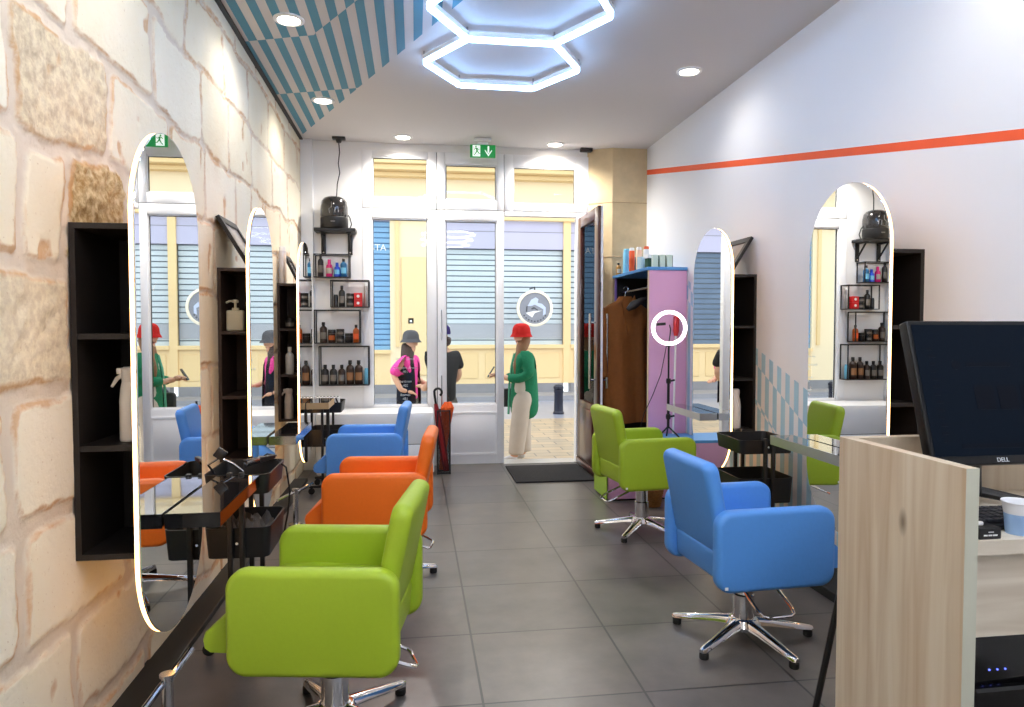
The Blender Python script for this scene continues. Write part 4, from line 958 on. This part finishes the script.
obj('box_body', box(B(), -.029, .029, -.011, .03, 0, .028, .002), BLACKM, t, 0)
bm = B(); box(bm, -.006, .008, -.0118, -.0112, .0165, .0185); box(bm, -.018, -.008, -.0118, -.0112, .008, .0115); box(bm, -.006, .004, -.0118, -.0112, .008, .0115); box(bm, .006, .018, -.0118, -.0112, .008, .0115); obj('print', bm, WHT, t, 0)
t = obj('white_plug', pillow(B(), .02, .01, .01, .004, .003, T(1.343, 1.50, .8998), 4), WHT); tag(t, 'tiny white plug lying on the small black box', 'plug')
t = thing('computer_tower', 'black computer case under the reception desk with blue lights', 'computer', (1.52, 1.70, .30))
obj('case', box(B(), -.17, .24, -.17, .21, .0, .355, .006), BLACKG, t, 0)
obj('front_ridge', tube(B(), [(-.16, -.176, .175), (0, -.182, .18), (.22, -.176, .175)], .012, 8), BLACKG, t)
LB = emis('blue_led', (40, 70, 255), 1.6)
for k in range(3): obj('indicator_light', lathe(B(), [(.0022, 0), (.0022, .002)], n=10, M=T(-.112 + .022 * k, -.17, .222) @ RX(PI / 2)), LB, t)
obj('box_shelf', box(B(), -.20, .60, -.14, .22, -.02, -.0005), BLACKM, t, 0)
for sx in (-.18, .58): obj('shelf_leg', box(B(), sx - .015, sx + .015, -.12, .2, -.30, -.0205), BLACKM, t, 0)
t = thing('bar_stool', 'slim black metal stool leg beside the reception desk', 'stool', (1.62, 2.23, 0), D(0))
obj('seat', lathe(B(), [(.125, .60), (.135, .61), (.135, .63), (.125, .64)], n=28), BLACKM, t)
for k in range(3):
    a = D(180 + 120 * k); obj('leg', tube(B(), [(.125 * math.cos(a), .125 * math.sin(a), .60), (.25 * math.cos(a), .25 * math.sin(a), .0)], .011, 8), BLACKM, t)

# ------------------------------------------------------------------ the street
ZG = -.2
pav = mat('street_paving', (186, 176, 164), .3, vary=.25, scale=3)
nt = pav.node_tree; b = nt.nodes['Principled BSDF']
brk = nt.nodes.new('ShaderNodeTexBrick'); brk.inputs['Scale'].default_value = 1; brk.inputs['Brick Width'].default_value = .42; brk.inputs['Row Height'].default_value = .21; brk.inputs['Mortar Size'].default_value = .008
brk.inputs['Color1'].default_value = lin((188, 164, 132)); brk.inputs['Color2'].default_value = lin((160, 146, 126)); brk.inputs['Mortar'].default_value = lin((104, 96, 88))
tcx = nt.nodes.new('ShaderNodeTexCoord'); nt.links.new(tcx.outputs['Object'], brk.inputs['Vector']); nt.links.new(brk.outputs['Color'], b.inputs['Base Color'])
struct('street_paving', box(B(), -14, 18, YB + .3, 11.9, ZG - .1, ZG), pav)
struct('street_step', box(B(), -3, 5, YB + .14, YB + .36, ZG - .1, -.03), mat('step_stone', (206, 200, 196), .5, vary=.1))
struct('street_road', box(B(), -14, 18, 11.9, 14.9, ZG - .1, ZG - .004), mat('road_asphalt', (150, 154, 168), .28, vary=.12, scale=4))
struct('street_kerb', box(B(), -14, 18, 14.9, 15.9, ZG - .1, ZG + .10), mat('kerb_stone', (150, 148, 150), .6, vary=.2, scale=3))
FY = 15.9
YEL = mat('yellow_render', (244, 224, 186), .8, vary=.04, scale=1.5); YEL2 = mat('yellow_moulding', (236, 206, 152), .8, vary=.05, scale=2); YELP = mat('yellow_panel', (240, 212, 160), .6, vary=.04)
LAV = mat('sign_band', (186, 184, 206), .6, vary=.05, scale=1); GREYP = mat('grey_plinth', (140, 138, 140), .7, vary=.2, scale=3)
def slat_mat(name, c1, c2, period):
    m = bpy.data.materials.new(name); m.use_nodes = True; nt = m.node_tree; b = nt.nodes['Principled BSDF']; L = nt.links.new
    tc = nt.nodes.new('ShaderNodeTexCoord'); nz = nt.nodes.new('ShaderNodeTexNoise'); nz.inputs['Scale'].default_value = 2.5
    mx = nt.nodes.new('ShaderNodeMix'); mx.data_type = 'RGBA'; mx.inputs[6].default_value = lin(c1); mx.inputs[7].default_value = lin(c2)
    L(tc.outputs['Object'], nz.inputs['Vector']); L(nz.outputs['Fac'], mx.inputs[0]); L(mx.outputs[2], b.inputs['Base Color']); b.inputs['Roughness'].default_value = .4
    return m
SHW = slat_mat('white_shutter', (204, 214, 216), (190, 202, 208), .2); SHB = slat_mat('blue_shutter', (112, 160, 200), (132, 176, 210), .2); SHD = slat_mat('grey_blue_shutter', (104, 124, 146), (84, 104, 128), .2)
fac = thing('building_facade', 'yellow stone shop building across the street with roller shutters', 'building', (1, FY, ZG))
fx, fz = -1, -ZG
def fbox(name, m, a, c, z0, z1, y0=0., y1=.3, bev=0, par=fac):
    return obj(name, box(B(), a + fx, c + fx, y0, y1, z0 + fz, z1 + fz, bev), m, par, 0)
bays = [(-9.0, -6.6, SHD), (-5.5, -3.7, SHB), (-3.4, -2.0, SHD), (-1.45, -.545, SHB), (.555, 3.39, SHW), (3.56, 6.2, SHW), (7.4, 9.8, SHD)]
edges = [-14] + [v for bq in bays for v in bq[:2]] + [16]
for k in range(0, len(edges), 2): fbox('wall', YEL, edges[k], edges[k + 1], .10, 4.0, 0, .5)
fbox('upper_wall', YEL, -14, 16, 4.0, 8.2, 0, .5)
for k in range(0, len(edges), 2):
    if edges[k + 1] - edges[k] > .5: 
        a, c = edges[k], edges[k + 1]
        fbox('plinth', GREYP, a, c, ZG, .10, -.06, .5)
        for q in (a + .12, c - .20): fbox('pilaster', YEL2, q, q + .08, .95, 3.85, -.05, 0)
for z0, z1, d in ((3.80, 3.88, .12), (4.70, 4.80, .22), (4.80, 4.92, .42), (4.92, 5.05, .5)): fbox('cornice', YEL2, -14, 16, z0, z1, -d, 0, .02)
for a, c, m in bays:
    blue = m is SHB
    zb, ztp = (.88, 3.75) if blue else (.985, 3.17)
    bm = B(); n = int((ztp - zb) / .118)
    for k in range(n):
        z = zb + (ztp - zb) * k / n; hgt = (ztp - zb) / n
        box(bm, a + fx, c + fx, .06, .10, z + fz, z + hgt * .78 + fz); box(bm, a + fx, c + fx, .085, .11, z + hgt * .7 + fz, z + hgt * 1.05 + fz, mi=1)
    obj('roller_shutter', bm, [m, mat('shutter_gap_shade_blue', (84, 124, 160), .6) if m is SHB else mat('shutter_gap_shade', (112, 122, 130), .6)], fac, 0)  # darker second slot paints the shade in the gaps between slats
    if m is SHW: fbox('lower_slats', mat('shutter_grey', (168, 172, 178), .5, vary=.05), a, c, 1.13, 1.46, .05, .10)
    if not blue:
        fbox('sign_band', LAV, a, c, 3.17, 3.55, -.03, .2); fbox('sign_band', LAV, a, c, 3.56, 3.80, -.01, .2); fbox('band_rail', BLACKM if False else GREYP, a, c, 3.548, 3.562, -.035, .1)
        n = max(2, int((c - a) / .9)); 
        fbox('stall_riser', YELP, a, c, .10, .985, -.02, .2); fbox('sill', YEL2, a, c, .90, .99, -.10, 0, .01); fbox('plinth', GREYP, a, c, ZG, .10, -.08, .2)
        for k in range(n):
            p0 = a + (c - a) * k / n + .08; p1 = a + (c - a) * (k + 1) / n - .08
            fbox('riser_panel', YEL2, p0, p1, .22, .80, -.035, -.0205, .01)
    else:
        fbox('shutter_box', LAV, a, c, 3.75, 4.0, .02, .2); fbox('sill', YEL2, a, c, .80, .88, -.08, .2); fbox('stall_riser', YELP, a, c, .10, .80, 0, .2); fbox('plinth', GREYP, a, c, ZG, .10, -.06, .2)
bm = B(); add_text(bm, 'STA', .2, T(-.80 + fx, .055, 3.16 + fz) @ RX(PI / 2)); obj('shutter_lettering', bm, WHT, fac, 0)
fbox('pilaster', YEL2, 3.39, 3.56, .10, 3.9, -.07, .3)
o = fbox('door_bell', GREYP, -.16, -.02, 1.46, 1.6, -.03, 0, .01); obj('bell_button', box(B(), -.115 + fx, -.065 + fx, -.036, -.03, 1.50 + fz, 1.55 + fz), WHT, o, 0)
fbox('wall_panel', YELP, -.30, .45, .30, 2.95, -.03, 0, .02)
# round hanging sign with a grey emblem
t = thing('round_sign', 'round white rimmed sign with a grey bird-like emblem across the street', 'sign', (2.60, FY - .75, 1.80))
bm = B(); lathe(bm, [(.385, -.04), (.40, -.03), (.40, .03), (.385, .04), (.345, .04), (.34, .02), (.34, -.02), (.345, -.04)], n=40, M=RX(PI / 2), caps=(False, False)); obj('rim', bm, mat('sign_rim', (244, 232, 206), .4), t)
bm = B(); lathe(bm, [(.342, -.018), (.342, .018)], n=40, M=RX(PI / 2)); obj('disc', bm, mat('sign_disc', (132, 134, 142), .4, vary=.15, scale=8), t)
bm = B(); Q = T(0, -.019, 0) @ RX(PI / 2)
poly(bm, [(-.20, -.10), (-.02, -.06), (.16, -.05), (.0, -.10), (-.06, -.20)], .004, Q); obj('emblem_light', bm, WHT, t, 0)
bm = B(); poly(bm, [(-.20, -.08), (-.19, .04), (-.16, .05), (-.17, -.07)], .004, Q); poly(bm, [(-.08, .0), (-.02, .03), (.07, -.03), (.06, -.05), (-.01, -.01), (-.07, -.03)], .004, Q)
for k in range(9): 
    a = D(-150 + 14 * k); poly(bm, [(.27 * math.cos(a), .27 * math.sin(a)), (.30 * math.cos(a), .30 * math.sin(a)), (.30 * math.cos(a + .12), .30 * math.sin(a + .12)), (.27 * math.cos(a + .12), .27 * math.sin(a + .12))], .004, Q)
obj('emblem_dark', bm, mat('emblem_dark', (70, 72, 78), .5), t, 0)
bm = B(); poly(bm, [(-.16, .05), (-.08, .19), (.02, .24), (.08, .20), (.06, .12), (.16, .10), (.24, .02), (.24, -.12), (.18, -.16), (.19, -.02), (.10, .03), (.0, .08), (-.08, .05)], .003, Q); obj('emblem_blue', bm, mat('emblem_blue', (190, 200, 222), .5), t, 0)
obj('bracket', tube(B(), [(0, .0, .39), (0, .02, .46), (0, .66, .46)], .015, 8), BLACKM, t)
def bollard(x, y, lab):
    t = thing('bollard', lab, 'bollard', (x, y, ZG), group=None)
    obj('post', lathe(B(), [(.10, 0), (.10, .03), (.085, .05), (.08, .38), (.09, .40), (.09, .44), (.08, .45)], n=20), mat('bollard_navy', (22, 26, 44), .35), t)
    obj('cap', lathe(B(), [(.085, .451), (.095, .46), (.095, .50), (.06, .535), (.0005, .545)], n=20, caps=(True, False)), MATS['bollard_navy'], t)
bollard(2.60, 12.55, 'short dark navy bollard across the lane, right of the red hat person')
bollard(-3.95, 12.55, 'dark navy bollard in the lane seen only in the right mirrors')

# ------------------------------------------------------------------ people
SKIN = mat('skin', (222, 172, 142), .55, vary=.05); HAIRB = mat('brown_blond_hair', (132, 92, 58), .6, vary=.4, scale=40, stretch=(6, 6, 1)); HAIRD = mat('dark_brown_hair', (62, 42, 34), .6, vary=.4, scale=40, stretch=(6, 6, 1))
def hand(wrist, direction, curl=.5, side=1, sc=1.0):
    """palm with four bent fingers and a side thumb, as one skinned mesh"""
    w = V(wrist); d = V(direction).normalized(); s = d.cross(V((0, 0, 1))).normalized() * side
    if s.length < .1: s = V((0, 1, 0))
    n = s.cross(d).normalized() * side
    J = [(*w, .021 * sc), (*(w + d * .035 * sc), (.026 * sc)), (*(w + d * .075 * sc), .024 * sc)]; E_ = [(0, 1), (1, 2)]
    for k, (off, ln) in enumerate(((-.027, .062), (-.009, .072), (.009, .068), (.027, .052))):
        p = w + d * .08 * sc + s * off * sc; i = len(J)
        q = p + d * ln * .5 * sc - n * ln * .25 * curl * sc; r_ = q + d * ln * .35 * sc * (1 - curl * .5) - n * ln * .5 * curl * sc
        J += [(*p, .010 * sc), (*q, .009 * sc), (*r_, .0075 * sc)]; E_ += [(2, i), (i, i + 1), (i + 1, i + 2)]
    i = len(J); p = w + d * .03 * sc - s * .032 * sc; q = p + d * .03 * sc - s * .014 * sc - n * .01 * sc; r_ = q + d * .024 * sc - n * .006
    J += [(*p, .012 * sc), (*q, .010 * sc), (*r_, .008 * sc)]; E_ += [(1, i), (i, i + 1), (i + 1, i + 2)]
    return skin(J, E_, 1)
def body(arms, legs, lean=0., head_yaw=0., sc=1.):
    """continuous body facing +x; arms/legs: lists of joint chains (x,y,z,r)"""
    J = [(0, 0, .86, (.095, .105)), (.0, 0, 1.0, (.08, .09)), (lean * .5, 0, 1.14, (.085, .10)), (lean, 0, 1.24, (.07, .095)), (lean + .005, 0, 1.325, (.045, .048)), (lean + .02, 0, 1.385, (.05, .05)), (lean + .03, 0, 1.46, (.088, .075)), (lean + .025, 0, 1.53, (.075, .066)), (lean + .085, 0, 1.40, (.038, .036)), (lean + .118, 0, 1.452, (.018, .014))]
    E_ = [(0, 1), (1, 2), (2, 3), (3, 4), (4, 5), (5, 6), (6, 7), (5, 8), (6, 9)]
    for ch in arms:
        i = len(J); J += ch; E_ += [(3, i)] + [(i + k, i + k + 1) for k in range(len(ch) - 1)]
    for ch in legs:
        i = len(J); J += ch; E_ += [(0, i)] + [(i + k, i + k + 1) for k in range(len(ch) - 1)]
    return skin(J, E_, 2)
def face_parts(t, lean, dz=0):
    for s in (-1, 1):
        obj('eye', lathe(B(), [(.0005, -.008), (.009, -.004), (.011, 0), (.009, .004), (.0005, .008)], n=10, M=T(lean + .098, s * .032, 1.472 + dz) @ RY(PI / 2), caps=(False, False)), mat('eye_dark', (40, 30, 26), .3), t)
    obj('mouth', tube(B(), [(lean + .078, -.022, 1.405 + dz), (lean + .088, 0, 1.406 + dz), (lean + .078, .022, 1.405 + dz)], .006, 6), mat('lips', (190, 96, 92), .5), t)
def loft(ringsdef, n=24):
    bm = B(); loops = []
    for cx, cy, z, rx, ry in ringsdef: loops.append([(cx + rx * math.cos(2 * PI * k / n), cy + ry * math.sin(2 * PI * k / n), z) for k in range(n)])
    rings(bm, loops); return bm
def bucket_hat(t, m, lean, brim=.06, droop=.045, name='hat'):
    bm = B(); c = (lean + .025, 0, 0)
    loops = []; n = 28
    for r, z in ((.105 + brim, 1.50 - droop), (.105, 1.505), (.104, 1.515), (.098, 1.565), (.082, 1.60), (.05, 1.622), (.004, 1.628)):
        loops.append([(c[0] + r * 1.06 * math.cos(2 * PI * k / n), r * math.sin(2 * PI * k / n), z) for k in range(n)])
    rings(bm, loops, caps=(False, True)); bmesh.ops.solidify(bm, geom=bm.faces[:], thickness=-.006)
    return obj(name, bm, m, t, 60)
# person with the red hat
px, py = 1.265, 8.15
t = thing('person', 'person in red bucket hat and green jacket looking at a phone outside the door', 'person', (px, py, ZG), PI)
armR = [(-.005, -.155, 1.235, .044), (-.03, -.20, 1.03, .043), (.20, -.10, .98, .034), (.27, -.07, 1.0, .025)]
armL = [(-.005, .155, 1.235, .044), (-.03, .20, 1.03, .043), (.20, .08, .98, .034), (.28, .04, 1.02, .025)]
legs = [[(.0, -.08, .78, .075), (.005, -.09, .45, .06), (-.02, -.09, .09, .042), (.03, -.09, .05, .04), (.11, -.092, .035, .034)], [(.02, .08, .78, .075), (.06, .09, .45, .06), (.10, .09, .09, .042), (.15, .09, .05, .04), (.23, .092, .035, .034)]]
bm = join_meshes(body([armR, armL], legs), hand((.27, -.07, 1.0), (1, .25, .1), .6, 1), hand((.28, .04, 1.02), (1, -.2, .15), .4, -1)); obj('body', bm, SKIN, t, 60)
face_parts(t, 0)
bucket_hat(t, mat('red_felt', (226, 42, 34), .8, vary=.06), 0, .022, .035)
bm = skin([(.01, 0, 1.50, (.085, .088)), (-.015, 0, 1.42, (.085, .088)), (-.02, .0, 1.30, (.07, .085)), (.03, -.09, 1.28, .05), (.085, -.10, 1.16, .045), (.09, -.09, 1.05, .03), (.06, .085, 1.27, .045), (.10, .085, 1.13, .04), (.10, .08, 1.02, .02)], [(0, 1), (1, 2), (2, 3), (3, 4), (4, 5), (2, 6), (6, 7), (7, 8)], 2)
obj('hair', bm, HAIRB, t, 60)
GJ = mat('green_knit', (10, 116, 78), .85, vary=.25, scale=40, bump=.3)
bm = skin([(-.01, 0, .47, (.165, .18)), (-.012, 0, .70, (.165, .19)), (-.012, 0, 1.02, (.13, .165)), (-.005, 0, 1.18, (.115, .165)), (-.002, 0, 1.285, (.075, .10)),
           (-.01, -.165, 1.235, .09), (-.04, -.22, 1.04, .074), (.06, -.17, .985, .062), (.20, -.10, .985, .05), (-.01, .165, 1.235, .09), (-.04, .22, 1.04, .074), (.06, .17, .985, .062), (.20, .08, .99, .05)],
          [(0, 1), (1, 2), (2, 3), (3, 4), (3, 5), (5, 6), (6, 7), (7, 8), (3, 9), (9, 10), (10, 11), (11, 12)], 2)
obj('jacket', bm, GJ, t, 60)
obj('jacket_lapel', tube(B(), [(.10, -.05, 1.27), (.135, -.06, 1.12), (.16, -.055, .9), (.172, -.05, .55)], .022, 8, flat=.6), mat('pale_green_knit', (86, 160, 128), .85, vary=.2, scale=40), t)
obj('shirt', skin([(.02, 0, .72, (.135, .155)), (.02, 0, .86, (.135, .155)), (.02, 0, 1.05, (.125, .145)), (.02, 0, 1.2, (.11, .13)), (.01, 0, 1.30, (.06, .07))], [(0, 1), (1, 2), (2, 3), (3, 4)], 2), mat('cream_shirt', (206, 198, 184), .8), t, 60)
TR = mat('beige_trousers', (196, 184, 170), .85, vary=.08, scale=12, bump=.1)
bm = skin([(0, 0, .90, (.125, .15)), (.0, 0, .80, (.135, .16)), (-.005, -.09, .62, (.115, .105)), (-.005, -.095, .36, (.11, .098)), (-.02, -.095, .12, (.10, .09)), (-.02, -.095, .085, (.10, .09)), (.04, .09, .62, (.115, .105)), (.075, .095, .36, (.11, .098)), (.10, .095, .12, (.10, .09)), (.10, .095, .085, (.10, .09))], [(0, 1), (1, 2), (2, 3), (3, 4), (4, 5), (1, 6), (6, 7), (7, 8), (8, 9)], 2)
obj('trousers', bm, TR, t, 60)
for k, (x, y) in enumerate(((.03, -.092), (.15, .092))):
    bm = skin([(x - .07, y, .045, .042), (x, y, .052, .044), (x + .07, y, .036, .036), (x + .12, y, .03, .026)], [(0, 1), (1, 2), (2, 3)], 2); obj('shoe', bm, mat('white_shoe', (216, 214, 214), .5, vary=.2, scale=30), t, 60)
obj('shoulder_bag', pillow(B(), .20, .22, .07, .04, .03, T(.16, -.11, .74) @ RX(PI / 2), 5), mat('dark_bag', (26, 26, 30), .5), t)
t = obj('phone', pillow(B(), .075, .15, .009, .012, .003, T(px - .385, py + .015, ZG + 1.055) @ RY(D(-58)) @ RZ(PI / 2), 4), mat('phone_dark', (24, 24, 28), .2)); tag(t, 'dark phone held by the person in the red hat', 'phone')
# person with the grey hat, seen through the left window
t = thing('person', 'person in grey bucket hat, pink top and dark vest behind the left window', 'person', (-.075, 8.8, ZG), D(-20)); t.scale = (.96, .96, .95)
armR = [(-.01, -.155, 1.225, .044), (-.13, -.23, 1.06, .043), (-.02, -.24, .86, .034), (.05, -.20, .84, .025)]
armL = [(-.0, .155, 1.225, .044), (.0, .21, 1.0, .043), (.16, .14, .92, .034), (.22, .10, .92, .025)]
legs = [[(.0, -.085, .80, .09), (.01, -.09, .45, .06), (-.0, -.09, .09, .042), (.05, -.09, .05, .04), (.13, -.092, .035, .034)], [(.0, .085, .80, .09), (.01, .09, .45, .06), (-.0, .09, .09, .042), (.05, .09, .05, .04), (.13, .092, .035, .034)]]
bm = join_meshes(body([armR, armL], legs), hand((.05, -.20, .84), (1, .3, -.3), .5, 1), hand((.22, .10, .92), (1, -.4, 0), .6, -1)); obj('body', bm, SKIN, t, 60); face_parts(t, 0)
bucket_hat(t, mat('grey_hat_cloth', (112, 112, 118), .8, vary=.15), 0, .03, .035)
bm = skin([(-.0, 0, 1.45, (.085, .09)), (-.02, 0, 1.40, (.085, .095)), (-.03, -.02, 1.28, (.075, .10)), (-.035, -.07, 1.15, (.05, .07)), (-.03, -.10, 1.04, (.03, .04)), (.05, -.085, 1.26, .04), (.08, -.09, 1.12, .03)], [(0, 1), (1, 2), (2, 3), (3, 4), (2, 5), (5, 6)], 2); obj('hair', bm, HAIRD, t, 60)
PKT = mat('pink_cloth', (236, 66, 158), .8, vary=.08, scale=20)
bm = skin([(0, 0, .66, (.12, .15)), (0, 0, .82, (.118, .145)), (0, 0, 1.0, (.105, .135)), (0, 0, 1.16, (.10, .14)), (.0, 0, 1.28, (.07, .09)), (-.01, -.165, 1.225, .09), (-.09, -.215, 1.12, .088), (-.125, -.235, 1.03, .075), (-.0, .165, 1.225, .09), (.0, .21, 1.1, .085), (.0, .215, 1.03, .07)], [(0, 1), (1, 2), (2, 3), (3, 4), (3, 5), (5, 6), (6, 7), (3, 8), (8, 9), (9, 10)], 2); obj('top', bm, PKT, t, 60)
VES = mat('dark_vest_cloth', (28, 30, 44), .8, vary=.3, scale=20)
bm = B(); n = 26
loops = []
for z, rx, ry in ((.60, .155, .19), (.74, .155, .19), (.9, .15, .185), (1.05, .14, .18), (1.18, .13, .185), (1.27, .085, .125), (1.31, .065, .08)):
    loops.append([(-.005 + rx * math.cos(D(32 + 296 * k / n)), ry * math.sin(D(32 + 296 * k / n)), z) for k in range(n + 1)])
rings(bm, loops, False, (False, False)); bmesh.ops.solidify(bm, geom=bm.faces[:], thickness=.012); obj('vest', bm, VES, t, 60)
bm = skin([(0, 0, .88, (.12, .145)), (.0, 0, .78, (.125, .15)), (.0, -.085, .6, .09), (.0, -.09, .12, .065), (.0, .085, .6, .09), (.0, .09, .12, .065)], [(0, 1), (1, 2), (2, 3), (1, 4), (4, 5)], 2); obj('trousers', bm, mat('olive_cloth', (84, 82, 74), .85, vary=.3, scale=14), t, 60)
for s in (-1, 1): obj('shoe', skin([(-.05, s * .09, .045, .042), (.04, s * .09, .048, .042), (.12, s * .09, .03, .03)], [(0, 1), (1, 2)], 2), mat('dark_shoe', (40, 38, 40), .5), t, 60)
# person in black with a purple cap, back turned
t = thing('person', 'person in black t-shirt and purple cap with back turned, beyond the white door', 'person', (.315, 7.80, ZG - .0), D(140))
armR = [(-.01, -.175, 1.26, .06), (-.04, -.225, 1.02, .046), (.12, -.20, .90, .036), (.19, -.14, .92, .027)]
armL = [(-.01, .175, 1.26, .06), (-.04, .225, 1.02, .046), (.12, .20, .90, .036), (.19, .14, .92, .027)]
bm = join_meshes(body([armR, armL], legs), hand((.19, -.14, .92), (1, .5, .1), .6, 1), hand((.19, .14, .92), (1, -.5, .1), .6, -1)); obj('body', bm, SKIN, t, 60); face_parts(t, 0)
bm = skin([(0, 0, .70, (.13, .16)), (0, 0, .85, (.13, .165)), (0, 0, 1.0, (.12, .16)), (0, 0, 1.18, (.115, .165)), (.0, 0, 1.30, (.07, .09)), (-.01, -.19, 1.25, .085), (-.035, -.235, 1.09, .075), (-.01, .19, 1.25, .085), (-.035, .235, 1.09, .075)], [(0, 1), (1, 2), (2, 3), (3, 4), (3, 5), (5, 6), (3, 7), (7, 8)], 2); obj('t_shirt', bm, mat('black_cotton', (28, 26, 28), .85, vary=.2), t, 60)
bm = skin([(0, 0, .90, (.13, .16)), (.0, 0, .80, (.135, .165)), (.0, -.09, .62, .105), (.0, -.095, .44, .10), (.0, .09, .62, .105), (.0, .095, .44, .10)], [(0, 1), (1, 2), (2, 3), (1, 4), (4, 5)], 2); obj('shorts', bm, mat('camouflage_cloth', (92, 90, 84), .85, vary=.6, scale=16), t, 60)
bm = B(); loops = []
for r, z in ((.098, 1.50), (.10, 1.53), (.092, 1.575), (.06, 1.605), (.004, 1.615)): loops.append([(.025 + r * math.cos(2 * PI * k / 24), r * .92 * math.sin(2 * PI * k / 24), z) for k in range(24)])
rings(bm, loops, caps=(False, True)); bmesh.ops.solidify(bm, geom=bm.faces[:], thickness=-.005); o = obj('cap', bm, mat('purple_cap', (84, 66, 150), .8), t, 60)
bm = B(); pillow(bm, .13, .14, .008, .05, .003, T(.15, 0, 1.505) @ RY(D(8)), 6); obj('cap_peak', bm, MATS['purple_cap'], o)
bm = skin([(-.01, 0, 1.48, (.085, .085)), (-.02, 0, 1.41, (.072, .075)), (-.025, 0, 1.36, (.04, .05))], [(0, 1), (1, 2)], 2); obj('hair', bm, HAIRD, t, 60)
for s in (-1, 1): obj('shoe', skin([(-.05, s * .09, .045, .042), (.04, s * .09, .048, .042), (.12, s * .09, .03, .03)], [(0, 1), (1, 2)], 2), MATS['dark_shoe'], t, 60)
# unseen copy of the honeycomb lamp, added behind the camera to brighten the room
def copy_tree(o, parent=None):
    c = o.copy(); COL.objects.link(c); c.parent = parent
    for ch in list(o.children): copy_tree(ch, c)
    return c
hx_fill = copy_tree(hx)
for c in hx_fill.children:
    if c.name.startswith('lamp_tube'): c.data = c.data.copy(); c.data.materials[0] = LEDFILL
hx_fill.location = (0, 0, 0); hx_fill.location = (.62, .6, ZC); hx_fill['label'] = 'added unseen honeycomb fill lamp further back in the room'
w = bpy.data.worlds.new('sky'); S.world = w; w.use_nodes = True
w.node_tree.nodes['Background'].inputs[0].default_value = (.86, .93, 1, 1); w.node_tree.nodes['Background'].inputs[1].default_value = 1.25
S.view_settings.view_transform = 'Standard'; S.view_settings.look = 'None'; S.view_settings.gamma = 1; S.view_settings.use_curve_mapping = False
S.view_settings.exposure = 1.0
S.cycles.max_bounces = 10; S.cycles.diffuse_bounces = 4; S.cycles.glossy_bounces = 5; S.cycles.transparent_max_bounces = 12
S.cycles.sample_clamp_indirect = 6; S.cycles.caustics_reflective = False; S.cycles.caustics_refractive = False
